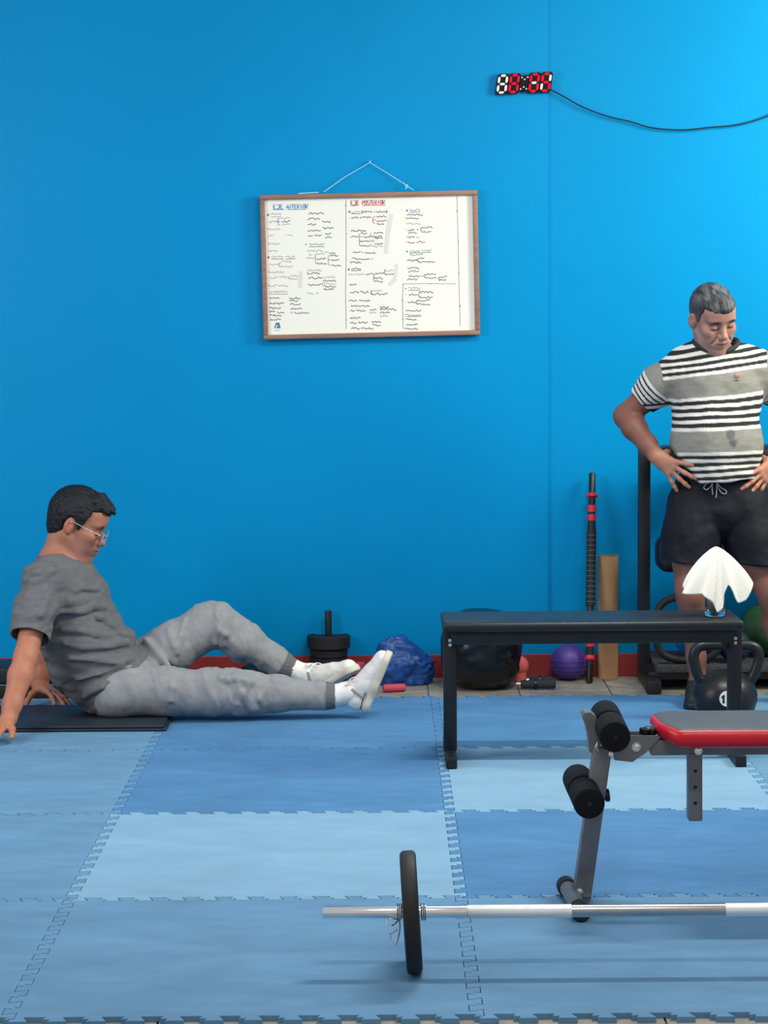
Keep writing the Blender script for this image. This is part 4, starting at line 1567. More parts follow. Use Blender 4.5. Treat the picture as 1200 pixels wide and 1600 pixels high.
def edge_loop(fd, c, r, F, n=44):
    """where an ellipsoidal neck opening leaves the cloth: the loop its hem follows"""
    out = []
    for a in np.linspace(0, 2 * math.pi, n + 1)[:-1]:
        for el in np.linspace(1.3, -1.5, 160):
            p = np.asarray(c) + np.asarray(F).T @ (np.asarray(r) * V(math.cos(a) * math.cos(el), math.sin(a) * math.cos(el), math.sin(el)))
            i = [min(max(int(np.searchsorted(fd.ax[k], p[k])), 0), len(fd.ax[k]) - 1) for k in range(3)]
            if fd.v[i[0], i[1], i[2]] < 0.001: break
        out.append(p)
    q = np.array(out)
    for _ in range(4): q = (q + np.roll(q, 1, 0) + np.roll(q, -1, 0)) / 3
    return [Vector(p) for p in q]


# ------------------------------------------------------------------ hand
def hand(fd, wrist, d, n, thumb_side, curls=(0.25, .25, .3, .35), spread=0.16, size=1.0, thumb_dir=None, k=.006, base_bend=0.0, fan=None):
    """palm from the wrist along d, n = out of the palm, thumb_side = direction to the thumb"""
    d = unit(d); n = unit(np.asarray(n) - d * np.dot(n, d)); sd = unit(np.asarray(thumb_side) - d * np.dot(thumb_side, d) - n * np.dot(thumb_side, n))
    w = np.asarray(wrist, float)
    z = size
    P = lambda a, b, c=0: w + (d * a + sd * b + n * c) * z
    fd.cap(P(-.01, 0), P(.03, 0), .024 * z, .027 * z, .02, flat=(n, 1.35))
    for off in (.027, .009, -.010, -.027):
        fd.cap(P(.02, off * .62), P(.082 - abs(off - .005) * .25, off), .0145 * z, .0110 * z, .014)
    lens = [(.042, .025, .020), (.046, .029, .022), (.042, .027, .021), (.033, .021, .018)]
    offs = (.0285, .0095, -.0105, -.0285)
    for i in range(4):
        fa = (fan[i] if fan else spread * (1.3, .35, -.5, -1.4)[i])
        fdir = d * math.cos(fa) + sd * math.sin(fa)
        p = P(.082 - abs(offs[i] - .005) * .28, offs[i])
        ang = base_bend
        r = (.0095, .0098, .0094, .0084)[i] * z
        for j in range(3):
            ang += curls[i] * (0.8, 1.1, .8)[j]
            q = p + (fdir * math.cos(ang) + n * math.sin(ang)) * lens[i][j] * z
            fd.cap(p, q, r, r * .93, k)
            p, r = q, r * .93
    td = unit(d * .55 + sd * .80 + n * .15) if thumb_dir is None else unit(thumb_dir)
    a = P(.018, .018, .004)
    b = a + td * .040 * z
    c = b + unit(td + d * .35) * .034 * z
    e = c + unit(td + d * .6) * .026 * z
    fd.chain([a, b, c, e], [.0155 * z, .0120 * z, .0100 * z, .0088 * z], .010)


skin_kw = dict(attr=True, var=0.06, vscale=30, bump=0.12, bscale=260, spec=0.4)
M['skin'] = mat('skin', '#a0705c', 0.5, **skin_kw)
M['hair_m'] = mat('hair', '#20232a', 0.5, attr=True, var=0.25, vscale=120, bump=0.5, bscale=330, spec=0.35)
M['knit'] = mat('jersey_knit', '#77777a', 0.9, attr=True, var=0.07, vscale=60, bump=0.35, bscale=420, spec=0.2)
M['fleece'] = mat('grey_fleece', '#8b8d90', 0.95, attr=True, var=0.06, vscale=40, bump=0.4, bscale=300, spec=0.15)
M['short'] = mat('dark_shorts', '#151720', 0.7, var=0.10, vscale=14, bump=0.3, bscale=90, spec=0.2)
M['sock'] = mat('white_sock', '#e6e5e1', 0.95, bump=0.5, bscale=240, spec=0.15)
M['shoe'] = mat('white_leather', '#dcd9d2', 0.5, var=0.07, vscale=20, bump=0.2, bscale=80)
M['sole'] = mat('worn_white_sole', '#c9c3b2', 0.7, var=0.15, vscale=18)
M['shoe_grey'] = mat('grey_overlay', '#8d8c8b', 0.6)
M['shoe_dark'] = mat('dark_shoe', '#17191d', 0.6, var=.15)
M['eyewhite'] = mat('eye_white', '#d8d4ce', 0.25)
M['iris'] = mat('dark_iris', '#22160f', 0.2)
M['cord'] = mat('grey_cord', '#8b8d94', 0.8)
M['spectacle'] = mat('spectacle_frame', '#c8ccd0', 0.25, metal=0.6)
M['emblem'] = mat('pink_emblem', '#b57a76', 0.8)
# ================================================================== shoes
def shoe(parent, heel, t, u, size, m_upper, m_sole, m_over, m_lace, laced=True):
    """heel = point under the heel, t = direction to the toe, u = up out of the shoe"""
    t = unit(t); u = unit(np.asarray(u) - t * np.dot(u, t)); w = np.cross(u, t)
    heel = np.asarray(heel, float)
    P = lambda a, b, c: heel + (t * a + w * b + u * c) * size
    lo = np.min([P(a, b, c) for a in (-.03, .29) for b in (-.06, .06) for c in (-.02, .15)], 0)
    hi = np.max([P(a, b, c) for a in (-.03, .29) for b in (-.06, .06) for c in (-.02, .15)], 0)
    fd = Field(lo, hi, .0034)
    s = size
    fd.cap(P(.036, 0, .045), P(.10, 0, .046), .035 * s, .035 * s, .01)
    fd.cap(P(.036, 0, .06), P(.042, 0, .092), .036 * s, .037 * s, .02)
    fd.cap(P(.10, 0, .044), P(.212, 0, .026), .037 * s, .034 * s, .02, flat=(w, .88))
    fd.cap(P(.065, 0, .078), P(.150, 0, .050), .028 * s, .026 * s, .025)
    fd.plane(P(0, 0, .014), -u)
    fd.plane(P(.04, 0, .108), u * .95 + t * .12, .006)
    fd.cap(P(.042, 0, .085), P(.044, 0, .13), .030 * s, .031 * s, .006, 's')
    A, Q = fd.mesh(1)
    N = normals(A, Q)
    A = A + N * (.0009 * fnoise(A, 60))[:, None]
    up = np_obj('shoe', A, Q, m_upper, parent)
    fd = Field(lo, hi, .0034)
    fd.cap(P(.038, 0, .012), P(.11, 0, .012), .037 * s, .038 * s, .01)
    fd.cap(P(.11, 0, .012), P(.214, 0, .012), .038 * s, .0385 * s, .02, flat=(w, .87))
    fd.plane(P(0, 0, .026), u, .004)
    fd.plane(P(0, 0, .0), -u, .004)
    A, Q = fd.mesh(1)
    np_obj('sole', A, Q, m_sole, up)
    if laced:
        b = BM()
        for i in range(5):
            a = .078 + i * .017
            zc = .103 - i * .0082
            pts = [P(a + .003, -.024, zc - .010), P(a, -.012, zc + .002), P(a - .001, 0, zc + .005), P(a, .012, zc + .002), P(a + .003, .024, zc - .010)]
            tube(b, smooth_path([Vector(p) for p in pts], 3), .0026 * s, 6)
        for q in (-1, 1):
            tube(b, smooth_path([Vector(P(.078, 0, .110)), Vector(P(.070, q * .020, .118)), Vector(P(.080, q * .036, .108)), Vector(P(.086, q * .022, .106)), Vector(P(.080, 0, .110))], 4), .0024 * s, 6)
            tube(b, smooth_path([Vector(P(.078, 0, .110)), Vector(P(.092, q * .026, .108)), Vector(P(.104, q * .040, .092))], 4), .0024 * s, 6)
        obj('laces', b, m_lace, up, angle=180)
        for q in (-1, 1):
            b = BM()
            pts = [P(.070, q * .0365, .088), P(.064, q * .0385, .062), P(.058, q * .0375, .034)]
            tube(b, smooth_path([Vector(p) for p in pts], 4), .0052 * s, 8)
            obj('side_strap', b, m_over, up, angle=180)
            b = BM()
            pts = [P(.012, q * .0300, .030), P(.05, q * .0375, .034), P(.095, q * .0385, .036), P(.12, q * .0385, .041)]
            tube(b, smooth_path([Vector(p) for p in pts], 4), .0017 * s, 6)
            obj('side_stripe', b, M['shoe_dark'], up, angle=180)
    return up


# ================================================================== seated man
SM_LOC = PW(190, 1075, 8.45); SM_LOC[2] = 0
m2 = thing('person', 'man in grey t-shirt and sweatpants sitting on floor leaning back on his hands, glasses', 'person', SM_LOC)
h2 = Head(PW(122, 819, 8.45), V(1, -.10, 0), R(23), 0.0, 1.06)
s_R, e_R, w_R = PW(68, 908, 8.30), PW(40, 1026, 8.15), PW(12, 1126, 8.03)
s_L, e_L, w_L = PW(92, 905, 8.64), PW(72, 1000, 8.77), PW(62, 1072, 8.74)
nb2 = PW(90, 880, 8.47)
aA = unit(V(-.43, 0, .90)); aF = unit(V(.90, 0, .43)); aY = V(0, 1, 0)
TR = np.stack([aF, aY, aA])
LV = [(PW(180, 1066, 8.46), .158, .178, .11), (PW(145, 1027, 8.46), .172, .178, .12), (PW(122, 988, 8.46), .162, .178, .12), (PW(105, 938, 8.46), .150, .182, .12), (PW(93, 896, 8.46), .105, .150, .085)]
hip_R, kn_R, an_R = PW(195, 1080, 8.38), PW(368, 1084, 8.37), PW(546, 1082, 8.385)
hip_L, kn_L, an_L = PW(207, 1052, 8.58), PW(334, 974, 8.60), PW(480, 1056, 8.655)
hl_R, toe_R = PW(575, 1113, 8.385), PW(615, 1018, 8.35)
hl_L, toe_L = PW(484, 1092, 8.655), PW(562, 1046, 8.56)

lo = np.array([PW(-25, 0, 8.3)[0], 7.60, -.005]); hi = np.array([PW(600, 0, 8.4)[0], 8.95, PW(0, 752, 8.45)[2]])
fineH = (h2.c - .16, h2.c + .16, .0027)
fineA = (PW(-20, 1170, 7.8), PW(110, 1060, 8.8), .0038)
fd = Field(lo, hi, .0058, [fineH, (np.minimum(fineA[0], fineA[1]), np.maximum(fineA[0], fineA[1]), .0038)])
h2.build(fd)
h2.neck(fd, nb2, .056, .062)
for c, f_, y_, a_ in LV: fd.ell(c, (f_ - .018, y_ - .018, a_ - .01), TR, .05)
for s_, e_, w_ in ((s_R, e_R, w_R), (s_L, e_L, w_L)):
    fd.cap(nb2, s_, .052, .052, .04)
    mid = e_ + (w_ - e_) * .3
    fd.chain([s_, s_ + (e_ - s_) * .45, e_, mid, e_ + (w_ - e_) * .75, w_], [.056, .048, .040, .0425, .033, .0275], .02)
hand(fd, w_R, V(-.40, -.86, -.26), V(0, -.2, -1), V(1, 0, 0), (.16, .14, .14, .16), .13, 1.0, V(.35, -.85, -.30))
hand(fd, w_L, V(.72, -.62, -.22), V(-.1, -.25, -1), V(-1, -.3, 0), (.2, .16, .16, .2), .2, 1.0, V(-.62, -.60, -.50))
for hp_, kn_, an_, hl_, tt_ in ((hip_R, kn_R, an_R, hl_R, toe_R), (hip_L, kn_L, an_L, hl_L, toe_L)):
    cu_ = PW(515, 1087, 8.383) if hp_ is hip_R else PW(450, 1044, 8.654)
    fd.chain([LV[0][0], hp_, kn_, kn_ + (cu_ - kn_) * .4, cu_, an_], [.09, .075, .052, .050, .034, .032], .02)
    to_ = unit(tt_ - hl_); uo_ = unit((an_ - hl_) - to_ * np.dot(an_ - hl_, to_))
    fd.cap(an_, hl_ + to_ * .045 + uo_ * .048, .032, .028, .02)
    fd.cap(hl_ + to_ * .045 + uo_ * .048, hl_ + to_ * .19 + uo_ * .034, .026, .018, .02)
P_, Q_ = fd.mesh(2)
base = lin('#a9705c')
col = h2.colors(P_, base, lin('#8f5450'), lin('#2a2422'), .25, lin('#7d6a66'))
P_[:, 2] = np.maximum(P_[:, 2], np.where((P_[:, 0] > PW(110, 0, 8.4)[0]) & (P_[:, 0] < ex_r + .03), .024, .0012))
hd = np.linalg.norm(P_ - h2.c, axis=1)
arm = sstep(.22, .3, hd)
col = mixc(col, lin('#b4745a'), arm)
col = col * (1 + .06 * fnoise(P_, 22))[:, None]
np_obj('body', P_, Q_, M['skin'], m2, col)
del fd

# t-shirt
fd = Field(np.array([PW(0, 0, 8.3)[0], 7.95, .0]), np.array([PW(262, 0, 8.4)[0], 8.85, PW(0, 835, 8.45)[2]]), .0046)
for c, f_, y_, a_ in LV: fd.ell(c, (f_, y_, a_), TR, .055)
fd.ell(PW(196, 1070, 8.46), (.146, .166, .07), TR, .05)
for s_, e_ in ((s_R, e_R), (s_L, e_L)):
    fd.cap(nb2 + V(0, 0, -.012), s_, .050, .066, .04)
    d_ = unit(e_ - s_)
    fd.chain([s_, s_ + d_ * .10, s_ + d_ * .30], [.068, .073, .078], .028)
# front hem line from (140,1118) to (240,1015)
ph0, ph1 = PW(146, 1121, 8.3), PW(240, 1018, 8.3)
hn = np.cross(ph1 - ph0, V(0, 1, 0)); hn = hn if hn[0] > 0 else -hn
fd.plane(ph1, hn, .006)
fd.plane(V(0, 0, .024), V(0, 0, -1), .01)
for s_, e_, cut in ((s_R, e_R, 1), (s_L, e_L, 1)):
    d_ = unit(e_ - s_)
    c_ = s_ + d_ * .232
    sl, X, Y, Z = fd.block(c_ - .14, c_ + .20)
    # cut the sleeve end only: half-space beyond the cuff, inside a fat capsule round the arm
    px, py, pz = X - c_[0], Y - c_[1], Z - c_[2]
    al = px * d_[0] + py * d_[1] + pz * d_[2]
    rad = np.sqrt(np.maximum(px * px + py * py + pz * pz - al * al, 0))
    dd = np.maximum(-al, rad - .098).astype(np.float32)
    # leave the trunk alone
    fd2 = 1.0
    for c, f_, y_, a_ in LV[:4]:
        q = [(X - c[0]) * TR[i][0] + (Y - c[1]) * TR[i][1] + (Z - c[2]) * TR[i][2] for i in range(3)]
        k0 = np.sqrt((q[0] / f_) ** 2 + (q[1] / y_) ** 2 + (q[2] / a_) ** 2)
        fd2 = np.minimum(fd2, (k0 - 1) * .15)
    dd = np.maximum(dd, -(fd2 - .004)).astype(np.float32)
    fd.apply(dd, sl, .004, 's')
    fd.cap(s_ + d_ * .19, s_ + d_ * .30, .064, .066, .004, 's')
fd.cap(PW(90, 882, 8.47), PW(104, 890, 8.47), .056, .056, .03)
for f_ in ([(96, 958), (120, 956), (146, 948), (163, 948)], [(98, 984), (125, 986), (150, 990)], [(150, 962), (172, 975), (196, 992)], [(110, 1030), (140, 1034), (175, 1036), (214, 1026)],
           [(120, 1062), (150, 1056), (190, 1040)], [(132, 1088), (160, 1076), (196, 1056)], [(118, 925), (130, 918), (150, 920)], [(102, 1008), (130, 1014), (165, 1012), (198, 1004)],
           [(45, 985), (62, 962), (74, 935)], [(60, 1000), (74, 975), (84, 950)], [(42, 905), (60, 896), (82, 892)], [(40, 930), (52, 912), (72, 900)]):
    fd.fold(f_, .0075, .016)
    if f_[0][0] > 90: fd.fold([(x + 1, y + 8) for x, y in f_], .006, .014, -.003, 's')
n_c, n_r = PW(100, 866, 8.47), (.074, .068, .050)
n_F = np.stack([unit(V(.90, 0, -.44)), aY, unit(V(.44, 0, .90))])
loop2 = edge_loop(fd, n_c, n_r, n_F)
fd.ell(n_c, n_r, n_F, .004, 's')
fd.plane(n_c + n_F[2] * .012, n_F[2], .004, n_c - .10, n_c + .12)
P_, Q_ = fd.mesh(2)
N_ = normals(P_, Q_)
# cloth folds: diagonal drags over the belly and ribs, finer crumple on the sleeve
u1 = (P_ - LV[2][0]) @ aF; u2 = (P_ - LV[2][0]) @ aA
ft = fnoise(np.stack([u1 * 3.0, P_[:, 1] * 3, (u2 + .45 * u1) * 15], 1) + 5, 1.0, 3)
ft2 = fnoise(np.stack([u1 * 5.0, P_[:, 1] * 5, (u2 - .25 * u1) * 26], 1) + 9, 1.0, 2)
sl_ = sstep(.10, .02, np.linalg.norm(np.cross(P_ - s_R, unit(e_R - s_R)), axis=1)) * (P_[:, 1] < 8.33)
disp = .013 * ft + .006 * ft2
fs = fnoise(P_ + 2, (20, 20, 9), 3)
disp = disp * (1 - sl_) + sl_ * .009 * fs
P_ = P_ + N_ * disp[:, None]
P_ = lap(P_, Q_, .3)
c_ = np.tile(lin('#68696c'), (len(P_), 1)) * (1 + .07 * fnoise(P_, (40, 40, 110), 2))[:, None]
ts2 = np_obj('t_shirt', P_, Q_, M['knit'], m2, c_)
b = BM()
lc_ = sum(loop2, Vector()) / len(loop2)
tube(b, [lc_ + (p - lc_) * 1.04 + Vector((0, 0, .004)) for p in loop2], .0066, 8, closed=True)
o = obj('collar', b, mat('collar_rib', '#55565b', .9, var=.1, vscale=90), ts2, angle=180)
del fd

# sweatpants
fd = Field(np.array([PW(130, 0, 8.3)[0], 8.0, -.004]), np.array([PW(540, 0, 8.4)[0], 8.9, PW(0, 925, 8.45)[2]]), .0046)
fd.ell(PW(196, 1072, 8.46), (.147, .184, .105), TR, .04)
fd.ell(PW(185, 1085, 8.46), (.10, .182, .085), None, .04)
LR = [(PW(192, 1079, 8.38), .094), (PW(262, 1081, 8.365), .089), (PW(330, 1082, 8.365), .083), (PW(372, 1082, 8.37), .080), (PW(430, 1084, 8.375), .068), (PW(498, 1087, 8.38), .050), (PW(506, 1087, 8.38), .046), (PW(522, 1088, 8.385), .046)]
fd.chain([a for a, _ in LR], [r for _, r in LR], .02)
LL_ = [(PW(207, 1050, 8.56), .098), (PW(268, 1012, 8.58), .094), (PW(320, 979, 8.60), .083), (PW(337, 974, 8.60), .081), (PW(385, 1004, 8.62), .075), (PW(432, 1034, 8.645), .053), (PW(440, 1039, 8.65), .047), (PW(453, 1046, 8.655), .046)]
fd.chain([a for a, _ in LL_], [r for _, r in LL_], .02)
fd.plane(PW(524, 1088, 8.385), an_R - kn_R, .004, PW(480, 1140, 8.1), PW(560, 1030, 8.52) + V(0, .05, 0))
dL = LL_[7][0] - LL_[5][0]
cc_ = LL_[7][0] + unit(dL) * .012
sl, X, Y, Z = fd.block(cc_ - .10, cc_ + .11)
un = unit(dL)
al = (X - cc_[0]) * un[0] + (Y - cc_[1]) * un[1] + (Z - cc_[2]) * un[2]
rad = np.sqrt(np.maximum((X - cc_[0]) ** 2 + (Y - cc_[1]) ** 2 + (Z - cc_[2]) ** 2 - al * al, 0))
fd.apply(np.maximum(-al, rad - .075).astype(np.float32), sl, .004, 's')
# raised folds at the straight knee and the hip crease
for px_, dz_ in ((352, 0), (362, 3), (372, 0), (383, 2), (395, 6)):
    fd.cap(PW(px_ - 6, 1060 + dz_, 8.30), PW(px_ + 3, 1051 + dz_, 8.36), .010, .012, .016)
for f_ in ([(268, 1050), (270, 1075), (266, 1095)], [(262, 985), (272, 1010), (270, 1036)],
           [(288, 968), (282, 995), (276, 1020)], [(338, 960), (342, 985), (338, 1004)], [(352, 965), (352, 990), (346, 1008)], [(395, 1066), (380, 1082), (372, 1100)], [(420, 1072), (405, 1092), (396, 1106)]):
    fd.fold(f_, .006, .016)
fd.cap(PW(228, 1000, 8.50), PW(262, 1040, 8.46), .014, .012, .02)
fd.plane(V(0, 0, .0005), V(0, 0, -1), .02)
P_, Q_ = fd.mesh(2)
N_ = normals(P_, Q_)
fa = fnoise(P_ + 4, (9, 14, 12), 3)
fb_ = fnoise(np.stack([P_[:, 0] * 22 + P_[:, 2] * 8, P_[:, 1] * 9, P_[:, 2] * 7 - P_[:, 0] * 3], 1), 1.0, 3)
xk = PW(368, 0, 8.37)[0]
kn = np.exp(-((P_[:, 0] - xk) / .11) ** 2)
xc = (P_[:, 0] > PW(501, 0, 8.38)[0]) & (P_[:, 1] < 8.44)
dl = (P_ - LL_[6][0]) @ un
xc2 = (dl > -.006) & (P_[:, 1] > 8.44) & (np.linalg.norm(P_ - LL_[6][0], axis=1) < .12)
cuff = (xc | xc2)
disp = (.0035 * fa + (.004 + .007 * kn) * fb_) * np.where(cuff, .15, 1) * sstep(.0, .03, P_[:, 2])
ribs = .0012 * np.sin(np.arctan2(P_[:, 1] - np.where(xc2, LL_[6][0][1], LR[6][0][1]), P_[:, 2] - np.where(xc2, LL_[6][0][2], LR[6][0][2])) * 44)
P_ = P_ + N_ * (disp + np.where(cuff, ribs, 0))[:, None]
P_ = lap(P_, Q_, .3)
P_[:, 2] = np.maximum(P_[:, 2], np.where(P_[:, 0] < ex_r + .03, .0222 - .0214 * sstep(ex_r, ex_r + .03, P_[:, 0]), .0008))
c_ = np.tile(lin('#8d8f92'), (len(P_), 1)) * (1 + .06 * fnoise(P_, 26, 3))[:, None]
c_ = mixc(c_, lin('#67696e'), cuff.astype(float))
np_obj('sweatpants', P_, Q_, M['fleece'], m2, c_)
del fd

for hl_, an_, tt_, st in ((hl_R, an_R, toe_R, LR[7][0] - unit(an_R - kn_R) * .012), (hl_L, an_L, toe_L, LL_[7][0] - un * .012)):
    ud = unit(an_ - hl_)
    toe = unit(tt_ - hl_)
    up_ = unit(ud - toe * np.dot(ud, toe))
    shoe(m2, hl_ - toe * .006, toe, up_, .99, M['shoe'], M['sole'], M['shoe_grey'], M['shoe'])
    lo_ = np.minimum(st, an_) - .11; hi_ = np.maximum(st, an_) + .11
    fd = Field(lo_, hi_, .0036)
    top_ = hl_ + toe * .044 + up_ * .085
    fd.chain([st, an_, top_, top_ - up_ * .03], [.0425, .0400, .037, .030], .012)
    A_, Q_ = fd.mesh(1)
    N_ = normals(A_, Q_)
    A_ = A_ + N_ * (.0022 * fnoise(A_, (60, 18, 18), 2))[:, None]
    np_obj('sock', A_, Q_, M['sock'], m2)

L2 = [(-.14, -.085), (-.08, -.086), (-.045, -.066), (-.034, -.03), (-.005, -.014), (.022, -.010), (.032, .022), (.043, .060), (.070, .074), (.12, .072)]
h2.hair(L2, .013, M['hair_m'], m2, 3.0, .0045, [((.040, -.01, .114), (.104, -.008, .088), .022, .007), ((.040, .03, .110), (.094, .028, .092), .022, .008), ((.035, -.040, .102), (.088, -.036, .086), .022, .009)],
        lambda q, st: np.tile(lin('#14161c'), (len(q), 1)) * (1 + .25 * st)[:, None])
# spectacles
b = BM()
for q in (-1, 1):
    pts = []
    for i in range(24):
        a = 2 * math.pi * i / 24
        ca, sa = math.cos(a), math.sin(a)
        pts.append(Vector(h2.p(.108 - .010 * abs(ca * .5 + .5 * q * q) * .5, q * .034 + .0245 * math.copysign(abs(ca) ** .7, ca), -.006 + .017 * math.copysign(abs(sa) ** .7, sa))))
    tube(b, pts, .0013, 6, closed=True)
    tube(b, [Vector(h2.p(.103, q * .0585, .004)), Vector(h2.p(.098, q * .072, .006)), Vector(h2.p(.05, q * .079, .010)), Vector(h2.p(-.006, q * .083, .016)), Vector(h2.p(-.028, q * .084, .004))], .0017, 6)
tube(b, [Vector(h2.p(.106, -.010, .0)), Vector(h2.p(.112, 0, .003)), Vector(h2.p(.106, .010, .0))], .0013, 6)
sp = obj('spectacles', b, M['spectacle'], m2, angle=180)
for q in (-1, 1):
    b = BM()
    ring_ = []
    for dz_ in (.0006, -.0006):
        ring_.append([b.verts.new(h2.p(.1035 + dz_, q * .034 + .0235 * math.copysign(abs(math.cos(a)) ** .7, math.cos(a)), -.006 + .016 * math.copysign(abs(math.sin(a)) ** .7, math.sin(a)))) for a in np.linspace(0, 2 * math.pi, 25)[:-1]])
    skin_rings(b, ring_)
    obj('lens', b, M['glass'], sp)

# ================================================================== standing man
ST_LOC = PW(1125, 1090, 8.62); ST_LOC[2] = 0
m1 = thing('person', 'standing man in striped grey t-shirt and dark shorts, hands on hips, looking down', 'person', ST_LOC)
yw = R(21)
h1 = Head(PW(1114, 497, 8.52), V(math.sin(yw), -math.cos(yw), 0), R(26), R(9), 1.0)
nb1 = PW(1112, 556, 8.61)
S_R, E_R, W_R = PW(1054, 583, 8.62), PW(977, 650, 8.72), PW(1027, 714, 8.58)
S_L, E_L, W_L = PW(1186, 580, 8.62), PW(1262, 652, 8.72), PW(1210, 722, 8.58)
H_R, K_R, A_R = PW(1086, 805, 8.64), PW(1081, 928, 8.58), PW(1091, 1066, 8.66)
H_L, K_L, A_L = PW(1164, 805, 8.64), PW(1209, 928, 8.58), PW(1226, 1066, 8.66)
lo = np.array([PW(945, 0, 8.7)[0], 8.15, -.002]); hi = np.array([PW(1290, 0, 8.7)[0], 8.90, PW(0, 425, 8.5)[2]])
hb = [(np.minimum(a, b_) - .05, np.maximum(a, b_) + .05, .0034) for a, b_ in ((PW(1020, 705, 8.6), PW(1070, 765, 8.5)), (PW(1165, 705, 8.6), PW(1215, 765, 8.5)))]
fd = Field(lo, hi, .0058, [(h1.c - .16, h1.c + .16, .0027)] + hb)
h1.build(fd, smile=.6)
h1.neck(fd, nb1, .058, .064)
fd.ell(PW(1119, 612, 8.61), (.155, .105, .17), None, .04)
fd.ell(PW(1120, 690, 8.595), (.150, .112, .14), None, .05)
fd.ell(PW(1124, 775, 8.63), (.150, .105, .11), None, .05)
for s_, e_, w_ in ((S_R, E_R, W_R), (S_L, E_L, W_L)):
    fd.cap(nb1, s_, .050, .050, .04)
    fd.chain([s_, s_ + (e_ - s_) * .5, e_, e_ + (w_ - e_) * .28, e_ + (w_ - e_) * .7, w_], [.055, .051, .043, .046, .035, .029], .022)
hand(fd, W_R, V(.66, -.42, -.50), V(.50, .85, .1), V(.5, 0, .85), (.12, .14, .14, .14), .22, 1.0, V(.35, .85, .2), fan=(.42, .06, -.22, -.62))
hand(fd, W_L, V(-.62, -.40, -.58), V(-.50, .85, .1), V(-.5, 0, .85), (.12, .14, .14, .14), .18, 1.0, V(-.35, .85, .2), fan=(.30, .05, -.16, -.42))
for hp_, kn_, an_, q in ((H_R, K_R, A_R, -1), (H_L, K_L, A_L, 1)):
    fd.chain([hp_, hp_ + (kn_ - hp_) * .6, kn_ + (hp_ - kn_) * .12, kn_, kn_ + (an_ - kn_) * .12], [.088, .073, .060, .052, .047], .03)
    cf = kn_ + (an_ - kn_) * .33 + V(0, .022, 0)
    fd.chain([kn_ + (an_ - kn_) * .08, cf, kn_ + (an_ - kn_) * .72 + V(0, .008, 0), an_], [.046, .050, .033, .031], .03)
    fd.ell(kn_ + V(0, -.038, .004), (.028, .020, .032), None, .025)
    fd.cap(an_, V(an_[0], an_[1] + .02, .04), .031, .026, .02)
    fd.cap(V(an_[0], an_[1] + .02, .04), V(an_[0] + q * .015, an_[1] - .13, .03), .026, .022, .02)
P_, Q_ = fd.mesh(2)
base = lin('#a1786c')
col = h1.colors(P_, base, lin('#8a5550'), lin('#221d1c'), .5, lin('#93817b'))
hd = np.linalg.norm(P_ - h1.c, axis=1)
col = mixc(col, lin('#7f5447'), sstep(.2, .28, hd))
hnd = np.minimum(np.linalg.norm(P_ - W_R - V(.05, -.03, -.05), axis=1), np.linalg.norm(P_ - W_L - V(-.05, -.03, -.05), axis=1))
col = mixc(col, lin('#b07a64'), sstep(.13, .07, hnd))
col = col * (1 + .07 * fnoise(P_, 22))[:, None]
np_obj('body', P_, Q_, M['skin'], m1, col)
del fd

# striped t-shirt
XC = PW(1119, 0, 8.5)[0]
fd = Field(np.array([PW(972, 0, 8.6)[0], 8.30, PW(0, 775, 8.6)[2]]), np.array([PW(1270, 0, 8.6)[0], 8.85, PW(0, 510, 8.6)[2]]), .0036)
fd.ell(PW(1119, 615, 8.61), (.176, .127, .20), None, .04)
fd.ell(PW(1119, 690, 8.59), (.174, .137, .17), None, .06)
fd.ell(PW(1126, 748, 8.61), (.150, .128, .10), None, .05)
fd.cap(PW(1076, 568, 8.62), PW(1164, 566, 8.62), .062, .062, .05)
for s_, e_, q in ((S_R, E_R, -1), (S_L, E_L, 1)):
    fd.cap(PW(1119 + q * 24, 548, 8.62), s_, .034, .058, .04)
    d_ = unit(e_ - s_)
    fd.chain([s_ - d_ * .02, s_ + d_ * .07, s_ + d_ * .24], [.070, .074, .052], .03)
    c_ = s_ + d_ * .165
    al_n = d_
    sl, X, Y, Z = fd.block(c_ - .12, c_ + .12)
    al = (X - c_[0]) * d_[0] + (Y - c_[1]) * d_[1] + (Z - c_[2]) * d_[2]
    rad = np.sqrt(np.maximum((X - c_[0]) ** 2 + (Y - c_[1]) ** 2 + (Z - c_[2]) ** 2 - al * al, 0))
    fd.apply(np.maximum(-al, rad - .095).astype(np.float32), sl, .004, 's')
    fd.cap(c_ - d_ * .035, c_ + d_ * .05, .0505, .0505, .004, 's')
fd.plane(PW(1126, 753, 8.48), V(.05, 0, -1), .005)
hl0, hl1 = PW(1054, 700, 8.5), PW(1090, 750, 8.5)
n_ = V(-(hl0[2] - hl1[2]), 0, -(hl1[0] - hl0[0]))
fd.plane(hl1, n_, .008)
n_c, n_r = PW(1119, 524, 8.575), (.086, .094, .086)
loop1 = edge_loop(fd, n_c, n_r, np.eye(3))
fd.ell(n_c, n_r, None, .004, 's')
P_, Q_ = fd.mesh(2)
N_ = normals(P_, Q_)
px_ = (P_[:, 0] - XC) * 416.0
P0 = P_.copy()
f1 = fnoise(np.stack([P_[:, 0] * 6 + P_[:, 2] * 5, P_[:, 1] * 5, P_[:, 2] * 9 - P_[:, 0] * 4], 1) + 11, 1.0, 3)
f2 = fnoise(np.stack([P_[:, 0] * 16, P_[:, 1] * 10, P_[:, 2] * 22], 1) + 3, 1.0, 2)
P_ = P_ + N_ * (.008 * f1 + .0026 * f2)[:, None]
c3 = np.tile(lin('#84837f'), (len(P_), 1)) * (1 + .08 * fnoise(P_, (30, 30, 150), 2))[:, None]
yq = 485 - 3 + (CAM_H - P0[:, 2]) * 416.5
side = np.clip(np.abs(px_) - 52, 0, 40)
